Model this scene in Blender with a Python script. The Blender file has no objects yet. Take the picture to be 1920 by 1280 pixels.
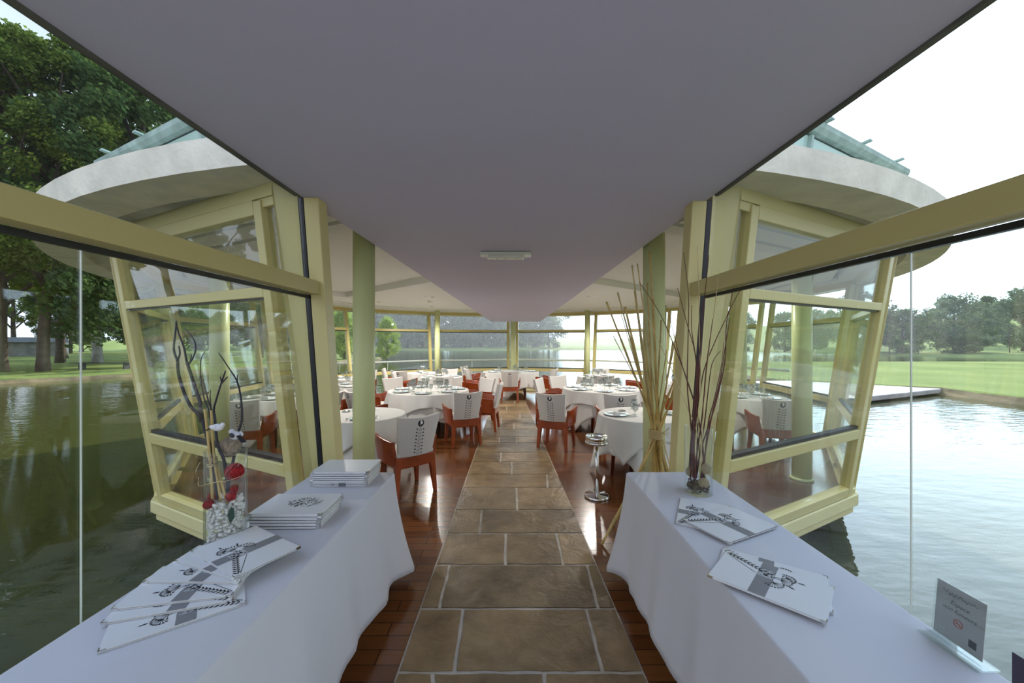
import bpy, bmesh, math, random
from mathutils import Vector, Matrix
PI = math.pi
rnd = random.Random(7)
SC = bpy.context.scene
COL = SC.collection
F, H = 720.0, 1.65          # focal length in pixels of the 1920 frame, eye height

def at(x, y, z):            # pixel -> point on the horizontal plane of height z
    d = (H - z) * F / (y - 640.0)
    return Vector(((x - 960.0) / F * d, d, z))
def atd(x, y, d):           # pixel -> point at distance d
    return Vector(((x - 960.0) / F * d, d, H - (y - 640.0) / F * d))

# ---------------------------------------------------------------- materials
def new_mat(name):
    m = bpy.data.materials.new(name); m.use_nodes = True
    nt = m.node_tree
    return m, nt, nt.nodes, nt.links
def pmat(name, col, rough=0.5, metal=0.0, spec=0.5, noise=None, bump=None, coat=0.0, sheen=0.0):
    """principled; noise=(scale, amount) varies the colour; bump=(scale, strength)"""
    m, nt, N, L = new_mat(name)
    b = N['Principled BSDF']
    b.inputs['Base Color'].default_value = (*col, 1)
    b.inputs['Roughness'].default_value = rough
    b.inputs['Metallic'].default_value = metal
    b.inputs['Specular IOR Level'].default_value = spec
    b.inputs['Coat Weight'].default_value = coat
    b.inputs['Sheen Weight'].default_value = sheen
    tc = N.new('ShaderNodeTexCoord')
    if noise:
        n = N.new('ShaderNodeTexNoise'); n.inputs['Scale'].default_value = noise[0]; n.inputs['Detail'].default_value = 6
        L.new(tc.outputs['Object'], n.inputs['Vector'])
        r = N.new('ShaderNodeValToRGB')
        a = noise[1]
        r.color_ramp.elements[0].position = 0.3; r.color_ramp.elements[1].position = 0.7
        r.color_ramp.elements[0].color = (*[max(0, c * (1 - a)) for c in col], 1)
        r.color_ramp.elements[1].color = (*[min(1, c * (1 + a)) for c in col], 1)
        L.new(n.outputs['Fac'], r.inputs['Fac']); L.new(r.outputs['Color'], b.inputs['Base Color'])
    if bump:
        n2 = N.new('ShaderNodeTexNoise'); n2.inputs['Scale'].default_value = bump[0]; n2.inputs['Detail'].default_value = 5
        L.new(tc.outputs['Object'], n2.inputs['Vector'])
        bp = N.new('ShaderNodeBump'); bp.inputs['Strength'].default_value = bump[1]; bp.inputs['Distance'].default_value = 0.02
        L.new(n2.outputs['Fac'], bp.inputs['Height']); L.new(bp.outputs['Normal'], b.inputs['Normal'])
    return m
def glass_mat(name, tint=(0.93, 0.97, 0.94), base=0.045, rough=0.0, gain=1.0):
    m, nt, N, L = new_mat(name)
    N.remove(N['Principled BSDF'])
    out = N['Material Output']
    t = N.new('ShaderNodeBsdfTransparent'); t.inputs['Color'].default_value = (*tint, 1)
    g = N.new('ShaderNodeBsdfGlossy'); g.inputs['Roughness'].default_value = rough
    lw = N.new('ShaderNodeLayerWeight'); lw.inputs['Blend'].default_value = 0.5
    p = N.new('ShaderNodeMath'); p.operation = 'POWER'; p.inputs[1].default_value = 5
    q = N.new('ShaderNodeMath'); q.operation = 'MULTIPLY_ADD'; q.inputs[1].default_value = 0.85 * gain; q.inputs[2].default_value = base
    L.new(lw.outputs['Facing'], p.inputs[0]); L.new(p.outputs[0], q.inputs[0])
    mx = N.new('ShaderNodeMixShader'); L.new(q.outputs[0], mx.inputs[0])
    L.new(t.outputs[0], mx.inputs[1]); L.new(g.outputs[0], mx.inputs[2]); L.new(mx.outputs[0], out.inputs['Surface'])
    return m
def leaf_mat(name, c1, c2, trans=0.35):
    m, nt, N, L = new_mat(name)
    N.remove(N['Principled BSDF']); out = N['Material Output']
    geo = N.new('ShaderNodeNewGeometry')
    r = N.new('ShaderNodeValToRGB'); r.color_ramp.elements[0].color = (*c1, 1); r.color_ramp.elements[1].color = (*c2, 1)
    L.new(geo.outputs['Random Per Island'], r.inputs['Fac'])
    d = N.new('ShaderNodeBsdfDiffuse'); t = N.new('ShaderNodeBsdfTranslucent')
    L.new(r.outputs[0], d.inputs[0]); L.new(r.outputs[0], t.inputs[0])
    mx = N.new('ShaderNodeMixShader'); mx.inputs[0].default_value = trans
    L.new(d.outputs[0], mx.inputs[1]); L.new(t.outputs[0], mx.inputs[2]); L.new(mx.outputs[0], out.inputs['Surface'])
    return m

M = {}
M['cream'] = pmat('cream_paint', (0.66, 0.575, 0.26), 0.38, bump=(60, 0.03))
M['frame'] = pmat('yellow_frame_paint', (0.60, 0.51, 0.205), 0.32)
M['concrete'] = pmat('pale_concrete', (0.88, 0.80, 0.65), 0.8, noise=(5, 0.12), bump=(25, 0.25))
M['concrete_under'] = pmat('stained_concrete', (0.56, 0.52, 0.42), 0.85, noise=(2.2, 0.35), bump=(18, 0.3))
M['base'] = pmat('dark_base_concrete', (0.12, 0.12, 0.10), 0.8, noise=(3, 0.3))
M['lavender'] = pmat('lavender_ceiling_paint', (0.58, 0.555, 0.71), 0.75, bump=(90, 0.04))
M['ceil'] = pmat('white_ceiling_paint', (0.80, 0.80, 0.77), 0.8)
M['plaster'] = pmat('white_plaster', (0.75, 0.74, 0.70), 0.8)
M['column'] = pmat('pale_green_column_paint', (0.66, 0.70, 0.35), 0.35)
M['gasket'] = pmat('black_rubber', (0.012, 0.012, 0.014), 0.45)
M['silicone'] = pmat('grey_silicone', (0.75, 0.76, 0.66), 0.4)
M['glass'] = glass_mat('window_glass', (0.955, 0.975, 0.96))
M['vglass'] = glass_mat('vase_glass', (0.975, 0.99, 0.985), 0.03, gain=.9)
M['wglass'] = glass_mat('glassware', (0.86, 0.88, 0.87), 0.17, gain=1.0)
M['acrylic'] = glass_mat('acrylic', (0.94, 0.97, 0.96), 0.06)
M['plate'] = pmat('glass_charger', (0.42, 0.47, 0.44), 0.06, spec=0.8)
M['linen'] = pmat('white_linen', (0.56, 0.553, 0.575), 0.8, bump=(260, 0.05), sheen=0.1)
M['linen_room'] = pmat('white_table_linen', (0.66, 0.645, 0.605), 0.8, bump=(220, 0.05))
M['napkin'] = pmat('napkin_cotton', (0.85, 0.85, 0.84), 0.8)
M['cover'] = pmat('greige_chair_cover', (0.62, 0.59, 0.55), 0.85, bump=(150, 0.08))
M['wood_red'] = pmat('red_stained_beech', (0.27, 0.050, 0.011), 0.22, spec=0.55, noise=(7, 0.25))
M['wood_dark'] = pmat('dark_mahogany', (0.13, 0.02, 0.01), 0.28, noise=(7, 0.25))
M['ink'] = pmat('black_print', (0.012, 0.012, 0.014), 0.5)
M['grey_print'] = pmat('grey_print', (0.21, 0.21, 0.22), 0.35)
M['pattern_print'] = pmat('light_grey_print', (0.42, 0.43, 0.44), 0.4)
M['menu'] = pmat('white_menu_board', (0.70, 0.70, 0.70), 0.28)
M['menu_edge'] = pmat('menu_pages', (0.62, 0.60, 0.55), 0.7)
M['chrome'] = pmat('polished_steel', (0.80, 0.79, 0.76), 0.10, metal=1.0)
M['silver'] = pmat('silver', (0.75, 0.74, 0.70), 0.16, metal=1.0)
M['bamboo'] = pmat('dry_bamboo', (0.56, 0.40, 0.135), 0.4, noise=(9, 0.3))
M['bamboo_pale'] = pmat('pale_cane', (0.60, 0.48, 0.23), 0.45, noise=(9, 0.25))
M['raffia'] = pmat('raffia', (0.48, 0.36, 0.17), 0.7)
M['twig_red'] = pmat('dark_red_twig', (0.105, 0.020, 0.010), 0.55)
M['twig_dark'] = pmat('dark_twig', (0.022, 0.018, 0.026), 0.5)
M['wicker'] = pmat('wicker', (0.40, 0.31, 0.16), 0.6)
M['wicker_pale'] = pmat('pale_sisal', (0.46, 0.37, 0.27), 0.8, noise=(60, 0.4), bump=(90, 0.8))
M['red_ball'] = pmat('red_sisal', (0.42, 0.012, 0.014), 0.6, noise=(60, 0.5), bump=(80, 0.8))
M['pebble'] = pmat('white_pebbles', (0.80, 0.76, 0.71), 0.5, noise=(45, 0.2))
M['feather'] = pmat('white_feathers', (0.75, 0.73, 0.74), 0.8)
M['wire'] = pmat('gold_wire', (0.65, 0.52, 0.28), 0.25, metal=1.0)
M['leaf_dark'] = pmat('dark_green_leaf', (0.01, 0.05, 0.03), 0.4)
M['potpourri'] = pmat('dried_husks', (0.17, 0.12, 0.07), 0.8, noise=(70, 0.5), bump=(90, 0.9))
M['card'] = pmat('greige_card', (0.42, 0.40, 0.40), 0.5)
M['card_dark'] = pmat('dark_violet_card', (0.045, 0.035, 0.06), 0.4)
M['red_print'] = pmat('red_print', (0.65, 0.12, 0.06), 0.5)
M['fixture'] = pmat('clear_plastic_housing', (0.68, 0.68, 0.58), 0.25)
M['green_glass'] = pmat('green_panel_glass', (0.50, 0.67, 0.58), 0.12, spec=0.7)
M['copper'] = pmat('weathered_copper', (0.36, 0.46, 0.40), 0.55, noise=(8, 0.3))
M['white_metal'] = pmat('white_rail_paint', (0.82, 0.82, 0.80), 0.35)
M['bark'] = pmat('tree_bark', (0.075, 0.055, 0.042), 0.9, noise=(3, 0.4), bump=(8, 0.6))
M['bark_pale'] = pmat('pale_bark', (0.30, 0.28, 0.25), 0.9, noise=(2, 0.35), bump=(8, 0.4))
M['lf_oak'] = leaf_mat('oak_leaves', (0.05, 0.095, 0.016), (0.23, 0.29, 0.06))
M['lf_dark'] = leaf_mat('dark_leaves', (0.035, 0.07, 0.025), (0.12, 0.18, 0.055))
M['lf_far'] = leaf_mat('grey_green_leaves', (0.06, 0.10, 0.06), (0.19, 0.25, 0.13))
M['lf_bright'] = leaf_mat('bright_leaves', (0.20, 0.30, 0.045), (0.46, 0.55, 0.15), 0.45)
M['deck'] = pmat('pale_jetty_stone', (0.36, 0.325, 0.285), 0.7, noise=(2, 0.25))
M['bank'] = pmat('earth_bank', (0.17, 0.125, 0.06), 0.95, noise=(1.2, 0.5), bump=(3, 0.7))
M['stone_wall'] = pmat('grey_stone_wall', (0.22, 0.21, 0.19), 0.9, noise=(2, 0.3))

def grass_mat():
    m, nt, N, L = new_mat('mown_grass')
    b = N['Principled BSDF']; b.inputs['Roughness'].default_value = 0.95; b.inputs['Specular IOR Level'].default_value = 0.1
    tc = N.new('ShaderNodeTexCoord')
    a = N.new('ShaderNodeTexNoise'); a.inputs['Scale'].default_value = 0.22; a.inputs['Detail'].default_value = 8
    L.new(tc.outputs['Object'], a.inputs['Vector'])
    r = N.new('ShaderNodeValToRGB')
    r.color_ramp.elements[0].position = .3; r.color_ramp.elements[0].color = (0.125, 0.165, 0.040, 1)
    r.color_ramp.elements[1].position = .7; r.color_ramp.elements[1].color = (0.205, 0.245, 0.070, 1)
    L.new(a.outputs['Fac'], r.inputs['Fac']); L.new(r.outputs[0], b.inputs['Base Color'])
    f = N.new('ShaderNodeTexNoise'); f.inputs['Scale'].default_value = 14; f.inputs['Detail'].default_value = 4
    L.new(tc.outputs['Object'], f.inputs['Vector'])
    bp = N.new('ShaderNodeBump'); bp.inputs['Strength'].default_value = .6; bp.inputs['Distance'].default_value = .08
    L.new(f.outputs['Fac'], bp.inputs['Height']); L.new(bp.outputs[0], b.inputs['Normal'])
    return m
M['grass'] = grass_mat()

def water_mat():
    m, nt, N, L = new_mat('lake_water')
    b = N['Principled BSDF']
    b.inputs['Base Color'].default_value = (0.044, 0.046, 0.012, 1)
    b.inputs['Roughness'].default_value = 0.03; b.inputs['IOR'].default_value = 1.33
    tc = N.new('ShaderNodeTexCoord')
    mp = N.new('ShaderNodeMapping'); mp.inputs['Scale'].default_value = (1.0, 2.2, 1.0)
    L.new(tc.outputs['Object'], mp.inputs['Vector'])
    n1 = N.new('ShaderNodeTexNoise'); n1.inputs['Scale'].default_value = 2.2; n1.inputs['Detail'].default_value = 3
    n2 = N.new('ShaderNodeTexNoise'); n2.inputs['Scale'].default_value = 0.45; n2.inputs['Detail'].default_value = 2
    L.new(mp.outputs[0], n1.inputs['Vector']); L.new(mp.outputs[0], n2.inputs['Vector'])
    ad = N.new('ShaderNodeMath'); ad.operation = 'ADD'
    L.new(n1.outputs['Fac'], ad.inputs[0]); L.new(n2.outputs['Fac'], ad.inputs[1])
    bp = N.new('ShaderNodeBump'); bp.inputs['Strength'].default_value = 0.22; bp.inputs['Distance'].default_value = 0.05
    L.new(ad.outputs[0], bp.inputs['Height']); L.new(bp.outputs[0], b.inputs['Normal'])
    return m
M['water'] = water_mat()

def plank_mat():
    m, nt, N, L = new_mat('red_brown_planks')
    b = N['Principled BSDF']; b.inputs['Roughness'].default_value = 0.20; b.inputs['Specular IOR Level'].default_value = 0.6
    b.inputs['Coat Weight'].default_value = 0.25; b.inputs['Coat Roughness'].default_value = 0.08
    tc = N.new('ShaderNodeTexCoord')
    br = N.new('ShaderNodeTexBrick'); br.offset = 0.37; br.inputs['Scale'].default_value = 1
    br.inputs['Brick Width'].default_value = 1.9; br.inputs['Row Height'].default_value = 0.098
    br.inputs['Mortar Size'].default_value = 0.0025; br.inputs['Mortar Smooth'].default_value = 0.1
    br.inputs['Color1'].default_value = (0.205, 0.076, 0.022, 1); br.inputs['Color2'].default_value = (0.115, 0.037, 0.011, 1)
    br.inputs['Mortar'].default_value = (0.012, 0.005, 0.003, 1)
    L.new(tc.outputs['Object'], br.inputs['Vector'])
    mp = N.new('ShaderNodeMapping'); mp.inputs['Scale'].default_value = (1.2, 22, 1)
    L.new(tc.outputs['Object'], mp.inputs['Vector'])
    n = N.new('ShaderNodeTexNoise'); n.inputs['Scale'].default_value = 2.5; n.inputs['Detail'].default_value = 6
    L.new(mp.outputs[0], n.inputs['Vector'])
    r = N.new('ShaderNodeValToRGB'); r.color_ramp.elements[0].color = (.62, .62, .62, 1); r.color_ramp.elements[1].color = (1.25, 1.2, 1.15, 1)
    L.new(n.outputs['Fac'], r.inputs['Fac'])
    mx = N.new('ShaderNodeMix'); mx.data_type = 'RGBA'; mx.blend_type = 'MULTIPLY'; mx.inputs['Factor'].default_value = 1
    L.new(br.outputs['Color'], mx.inputs['A']); L.new(r.outputs[0], mx.inputs['B']); L.new(mx.outputs['Result'], b.inputs['Base Color'])
    bp = N.new('ShaderNodeBump'); bp.inputs['Strength'].default_value = 0.35; bp.inputs['Distance'].default_value = 0.004; bp.invert = True
    L.new(br.outputs['Fac'], bp.inputs['Height']); L.new(bp.outputs[0], b.inputs['Normal'])
    return m
M['plank'] = plank_mat()

def slab_mat():
    m, nt, N, L = new_mat('brown_flagstone')
    b = N['Principled BSDF']; b.inputs['Specular IOR Level'].default_value = 0.45
    b.inputs['Roughness'].default_value = 0.40
    tc = N.new('ShaderNodeTexCoord'); geo = N.new('ShaderNodeNewGeometry')
    n = N.new('ShaderNodeTexNoise'); n.inputs['Scale'].default_value = 3.2; n.inputs['Detail'].default_value = 9; n.inputs['Roughness'].default_value = .65
    L.new(tc.outputs['Object'], n.inputs['Vector'])
    r = N.new('ShaderNodeValToRGB'); r.color_ramp.elements[0].position = .28; r.color_ramp.elements[1].position = .72
    r.color_ramp.elements[0].color = (0.125, 0.083, 0.041, 1); r.color_ramp.elements[1].color = (0.35, 0.255, 0.14, 1)
    L.new(n.outputs['Fac'], r.inputs['Fac'])
    r2 = N.new('ShaderNodeValToRGB'); r2.color_ramp.elements[0].color = (.72, .74, .76, 1); r2.color_ramp.elements[1].color = (1.2, 1.14, 1.04, 1)
    L.new(geo.outputs['Random Per Island'], r2.inputs['Fac'])
    mx = N.new('ShaderNodeMix'); mx.data_type = 'RGBA'; mx.blend_type = 'MULTIPLY'; mx.inputs['Factor'].default_value = 1
    L.new(r.outputs[0], mx.inputs['A']); L.new(r2.outputs[0], mx.inputs['B']); L.new(mx.outputs['Result'], b.inputs['Base Color'])
    n2 = N.new('ShaderNodeTexNoise'); n2.inputs['Scale'].default_value = 6; n2.inputs['Detail'].default_value = 8; n2.inputs['Distortion'].default_value = .8
    L.new(tc.outputs['Object'], n2.inputs['Vector'])
    bp = N.new('ShaderNodeBump'); bp.inputs['Strength'].default_value = 0.8; bp.inputs['Distance'].default_value = 0.02
    n3 = N.new('ShaderNodeTexNoise'); n3.inputs['Scale'].default_value = 45; n3.inputs['Detail'].default_value = 4
    L.new(tc.outputs['Object'], n3.inputs['Vector'])
    ma = N.new('ShaderNodeMath'); ma.operation = 'MULTIPLY_ADD'; ma.inputs[1].default_value = .16
    L.new(n3.outputs['Fac'], ma.inputs[0]); L.new(n2.outputs['Fac'], ma.inputs[2]); L.new(ma.outputs[0], bp.inputs['Height']); L.new(bp.outputs[0], b.inputs['Normal'])
    return m
M['slab'] = slab_mat()
M['mortar'] = pmat('pale_mortar', (0.50, 0.455, 0.39), 0.8, noise=(12, 0.2))

# ---------------------------------------------------------------- mesh helpers
class MB:
    def __init__(s): s.v, s.f, s.m, s.sm = [], [], [], []
    def add(s, vs, fs, mi=0, smooth=False):
        b = len(s.v); s.v.extend(Vector(p) for p in vs)
        for f in fs: s.f.append(tuple(b + i for i in f)); s.m.append(mi); s.sm.append(smooth)
        return s
    def box(s, c, size, mi=0, rot=None):
        hx, hy, hz = size[0] / 2, size[1] / 2, size[2] / 2
        vs = [Vector((x, y, z)) for x in (-hx, hx) for y in (-hy, hy) for z in (-hz, hz)]
        if rot is not None: vs = [rot @ p for p in vs]
        c = Vector(c)
        return s.add([p + c for p in vs], [(0, 1, 3, 2), (4, 6, 7, 5), (0, 4, 5, 1), (2, 3, 7, 6), (0, 2, 6, 4), (1, 5, 7, 3)], mi)
    def hexa(s, a, b, mi=0):
        """a, b: two quads of 4 points each (bottom and top)"""
        return s.add(list(a) + list(b), [(3, 2, 1, 0), (4, 5, 6, 7), (0, 1, 5, 4), (1, 2, 6, 5), (2, 3, 7, 6), (3, 0, 4, 7)], mi)
    def bar(s, p, q, w, d, up, mi=0):
        """rectangular bar from p to q; w across (along up x dir), d along up"""
        p, q = Vector(p), Vector(q); t = (q - p).normalized(); up = Vector(up); up = (up - t * up.dot(t)).normalized(); sd = t.cross(up)
        A = [p + sd * (i * w / 2) + up * (j * d / 2) for i, j in ((-1, -1), (1, -1), (1, 1), (-1, 1))]
        B = [x + (q - p) for x in A]
        return s.hexa(A, B, mi)
    def prism(s, pts, z0, z1, mi=0):
        n = len(pts)
        vs = [(p[0], p[1], z0) for p in pts] + [(p[0], p[1], z1) for p in pts]
        return s.add(vs, [tuple(range(n))[::-1], tuple(range(n, 2 * n))] + [(i, (i + 1) % n, n + (i + 1) % n, n + i) for i in range(n)], mi)
    def tube(s, path, radii, n=8, mi=0, cap=True):
        path = [Vector(p) for p in path]
        if not isinstance(radii, (list, tuple)): radii = [radii] * len(path)
        rings = []; prev = None
        for i, p in enumerate(path):
            t = (path[min(i + 1, len(path) - 1)] - path[max(i - 1, 0)])
            t = t.normalized() if t.length > 1e-9 else Vector((0, 0, 1))
            if prev is None:
                a = Vector((1, 0, 0)) if abs(t.x) < 0.9 else Vector((0, 1, 0))
                u = (a - t * a.dot(t)).normalized()
            else:
                u = prev - t * prev.dot(t); u = u.normalized() if u.length > 1e-6 else prev
            prev = u; w = t.cross(u)
            rings.append([p + (u * math.cos(2 * PI * k / n) + w * math.sin(2 * PI * k / n)) * radii[i] for k in range(n)])
        vs = [q for r in rings for q in r]; fs = []
        for i in range(len(rings) - 1):
            for k in range(n):
                fs.append((i * n + k, i * n + (k + 1) % n, (i + 1) * n + (k + 1) % n, (i + 1) * n + k))
        if cap:
            fs.append(tuple(range(n))[::-1]); fs.append(tuple((len(rings) - 1) * n + k for k in range(n)))
        return s.add(vs, fs, mi, True)
    def lathe(s, prof, n=24, c=(0, 0, 0), mi=0, smooth=True):
        c = Vector(c); vs = []; fs = []
        for r, z in prof:
            for k in range(n): vs.append(c + Vector((r * math.cos(2 * PI * k / n), r * math.sin(2 * PI * k / n), z)))
        for i in range(len(prof) - 1):
            for k in range(n): fs.append((i * n + k, i * n + (k + 1) % n, (i + 1) * n + (k + 1) % n, (i + 1) * n + k))
        if prof[0][0] > 1e-6: fs.append(tuple(range(n))[::-1])
        if prof[-1][0] > 1e-6: fs.append(tuple((len(prof) - 1) * n + k for k in range(n)))
        return s.add(vs, fs, mi, smooth)
    def ball(s, c, r, nu=10, nv=7, mi=0, scale=(1, 1, 1), rot=None):
        c = Vector(c); vs = []; fs = []
        for j in range(nv + 1):
            th = PI * j / nv
            for k in range(nu):
                p = Vector((math.sin(th) * math.cos(2 * PI * k / nu) * scale[0], math.sin(th) * math.sin(2 * PI * k / nu) * scale[1], -math.cos(th) * scale[2])) * r
                if rot is not None: p = rot @ p
                vs.append(c + p)
        for j in range(nv):
            for k in range(nu): fs.append((j * nu + k, j * nu + (k + 1) % nu, (j + 1) * nu + (k + 1) % nu, (j + 1) * nu + k))
        return s.add(vs, fs, mi, True)
    def disc(s, c, r, n=10, mi=0, ax=(1, 0, 0), ay=(0, 1, 0), ry=None):
        c, ax, ay = Vector(c), Vector(ax), Vector(ay); ry = r if ry is None else ry
        return s.add([c + ax * (r * math.cos(2 * PI * k / n)) + ay * (ry * math.sin(2 * PI * k / n)) for k in range(n)], [tuple(range(n))], mi)
    def mesh(s, name, mats):
        me = bpy.data.meshes.new(name)
        me.from_pydata([tuple(p) for p in s.v], [], s.f)
        for m in (mats if isinstance(mats, (list, tuple)) else [mats]): me.materials.append(m)
        me.polygons.foreach_set('material_index', s.m); me.polygons.foreach_set('use_smooth', s.sm)
        me.update()
        return me
    def build(s, name, mats, parent=None, bevel=0.0, loc=None):
        o = bpy.data.objects.new(name, s.mesh(name, mats)); COL.objects.link(o)
        if parent is not None: o.parent = parent
        if loc is not None: o.location = loc
        if bevel:
            b = o.modifiers.new('edge', 'BEVEL'); b.width = bevel; b.segments = 2; b.limit_method = 'ANGLE'; b.angle_limit = math.radians(40)
        return o
def tag(o, label, cat, group=None, kind=None):
    if label: o['label'] = label
    if cat: o['category'] = cat
    if group: o['group'] = group
    if kind: o['kind'] = kind
    return o
def thing(name, label, cat, loc=(0, 0, 0), rz=0.0, group=None, kind=None):
    o = bpy.data.objects.new(name, None); COL.objects.link(o)
    o.empty_display_size = 0.1; o.location = loc; o.rotation_euler = (0, 0, rz)
    return tag(o, label, cat, group, kind)
def struct(o, label=None, cat=None):
    o['kind'] = 'structure'
    if label: o['label'] = label
    if cat: o['category'] = cat
    return o
KIDS = {}
def kids(o):
    return [c for c in o.children]
def dup(o, parent=None):
    c = o.copy(); COL.objects.link(c)
    c.parent = parent
    for ch in kids(o): dup(ch, c)
    return c
def dup_at(proto, loc, rz, label, group=None, scale=None):
    c = dup(proto); c.location = loc; c.rotation_euler = (0, 0, rz); c['label'] = label
    if group: c['group'] = group
    elif 'group' in c: del c['group']
    if scale is not None: c.scale = scale if isinstance(scale, (tuple, list)) else (scale,) * 3
    return c
# ================================================================= the pavilion
WTOP = 2.62; LEAN = 1.065; CEN = Vector((0.0, 8.0, 0.0))
VL = [(-1.46, 2.87), (-3.66, 3.98), (-5.05, 6.0), (-5.36, 8.5), (-4.42, 10.9), (-2.46, 12.42)]
VR = [(2.48, 12.42), (4.44, 10.9), (5.38, 8.5), (5.06, 6.08), (3.66, 4.15), (1.44, 2.95)]
VV = [Vector((x, y, 0)) for x, y in VL + [(0.02, 13.05)] + VR]
def scaled(p, k): return CEN + (Vector((p[0], p[1], 0)) - CEN) * k
def lean(p, z):
    q = scaled(p, 1 + (LEAN - 1) * z / WTOP); q.z = z
    return q
GL, GR = -1.41, 1.345           # corridor glass planes
Y0 = -3.6                       # rear end of the corridor

# floor of planks
fb = MB()
fb.prism([(p.x, p.y) for p in VV], -0.15, 0.0)
fb.prism([(GL - .05, Y0), (GR + .05, Y0), (GR + .05, 2.96), (GL - .05, 2.96)], -0.15, -0.0005)
struct(fb.build('floor', M['plank']))

# stone walkway
rows_px = [1325, 1263, 1143, 1060.6, 1001.5, 957, 915, 890, 866.5, 849, 830.7, 819, 805, 794, 783.5, 776, 769, 763, 757, 751]
joints = [[(816, 812), (1020, 1020)], [(852, 868.6), (1130, 1098.5)], [(824, 843), (1121.5, 1100.5)], [(948, 948), (1056, 1043)], [(899.5, 903.6)], [(970, 968)], [(1027, 1025)], [(959.5, 959.5)], [(938, 940)], [], [(936, 937), (968.5, 968.5)], [], [(963.5, 963.5)], [(940, 940)], [(975, 975)], [], [(950, 950)], [], [(965, 965)]]
def pathx(y, side):
    if side < 0: return 740 + (y - 1275) * (925 - 740) / (752 - 1275)
    return 1213 + (y - 1275) * (985 - 1213) / (752 - 1275)
pm = MB()
G = 0.011
yb = 10.75
ends = [at(pathx(1325, -1), 1325, 0), at(pathx(1325, 1), 1325, 0), at(pathx(751, 1), 751, 0), at(pathx(751, -1), 751, 0)]
# the walkway also runs back under the viewer, keeping its taper
def back(p, q, y): return p + (q - p) * ((y - p.y) / (q.y - p.y))
bl, br = back(ends[0], ends[3], Y0 + .02), back(ends[1], ends[2], Y0 + .02)
pm.prism([(bl.x, bl.y), (br.x, br.y), (ends[2].x, ends[2].y), (ends[3].x, ends[3].y)], 0.0005, 0.004, 1)
def slab(a, b, c, d):
    """a,b near left/right; c,d far right/left"""
    z0, z1 = 0.002, 0.0095 + rnd.uniform(-.001, .001)
    cx = (a + b + c + d) / 4
    q = []
    for p in (a, b, c, d):
        v = cx - p; q.append(Vector((p.x + math.copysign(G, v.x), p.y + math.copysign(G, v.y), 0)))
    n = 10; pts = []
    for i in range(4):
        s, e = q[i], q[(i + 1) % 4]
        L = (e - s).length; k = max(2, int(L / .07))
        nrm = Vector((-(e - s).y, (e - s).x, 0)).normalized()
        for j in range(k):
            t = j / k; w = rnd.uniform(-.004, .004) if 0 < j else 0
            p = s + (e - s) * t + nrm * w; pts.append((p.x, p.y))
    pm.prism(pts, z0, z1, 0)
for i in range(len(rows_px) - 1):
    y0, y1 = rows_px[i], rows_px[i + 1]
    xs0 = [pathx(y0, -1)] + [j[0] for j in joints[i]] + [pathx(y0, 1)]
    xs1 = [pathx(y1, -1)] + [j[1] for j in joints[i]] + [pathx(y1, 1)]
    for k in range(len(xs0) - 1):
        slab(at(xs0[k], y0, 0), at(xs0[k + 1], y0, 0), at(xs1[k + 1], y1, 0), at(xs1[k], y1, 0))
yy = ends[0].y; k = 0
while yy > Y0 + .6:
    y2 = yy - .55; k += 1
    a, b = back(ends[0], ends[3], y2), back(ends[1], ends[2], y2)
    c, d = back(ends[1], ends[2], yy), back(ends[0], ends[3], yy)
    f = .35 + .3 * (k % 2)
    m0, m1 = a.lerp(b, f), d.lerp(c, f)
    slab(a, m0, m1, d); slab(m0, b, c, m1); yy = y2
struct(pm.build('floor_stone_path', [M['slab'], M['mortar']]))

# ceiling of the corridor, running on into the room as a tapering soffit
cb = MB()
CZ = 2.607
cb.prism([(-1.39, Y0), (1.32, Y0), (1.32, 2.57), (-1.39, 2.57)], CZ, CZ + .083)
A = [(-1.39, 2.57, CZ), (1.32, 2.57, CZ), (.90, 12.3, 2.285), (-.66, 12.3, 2.285)]
B = [(-1.39, 2.57, 2.775), (1.32, 2.57, 2.775), (.94, 12.6, 2.775), (-.70, 12.6, 2.775)]
cb.hexa([Vector(p) for p in A], [Vector(p) for p in B])
struct(cb.build('ceiling', M['lavender']))
tr = MB()
for X, s in ((-1.39, -1), (1.32, 1)):
    tr.box((X + s * .012, (Y0 + 2.5) / 2, CZ + .035), (.024, 2.5 - Y0, .095), 0)
struct(tr.build('trim_1', M['base']))

# room ceiling, in two levels
rc = MB()
rc.prism([(lean(p, WTOP).x, lean(p, WTOP).y) for p in VV], 2.78, 2.845)
struct(rc.build('ceiling_room', M['ceil']))
lo = [(-1.33, 6.43), (-3.83, 8.76), (-4.95, 7.4), (-5.50, 8.5), (-4.55, 11.0), (-2.55, 12.62), (0.02, 13.25), (2.57, 12.62), (4.57, 11.0), (5.52, 8.5), (4.97, 7.4), (3.86, 8.76), (1.25, 6.5)]
lc = MB()
lc.prism([(x * .985, 8 + (y - 8) * .985) for x, y in lo], 2.66, 2.779)
struct(lc.build('ceiling_room_lower', M['ceil']))
cv = MB()
for k, (s0, s1, z) in enumerate(((.90, .935, 2.645), (.955, 1.0, 2.63), (1.015, 1.05, 2.615))):
    for i in range(len(VV) - 1):
        a, b = scaled(VV[i], s0), scaled(VV[i + 1], s0); c, d = scaled(VV[i + 1], s1), scaled(VV[i], s1)
        zb = 2.78 if (i in (0, 1, 10, 11)) else 2.659
        cv.hexa([Vector((p.x, p.y, z)) for p in (a, b, c, d)], [Vector((p.x, p.y, zb)) for p in (a, b, c, d)])
struct(cv.build('trim_2', M['ceil']))

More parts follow.
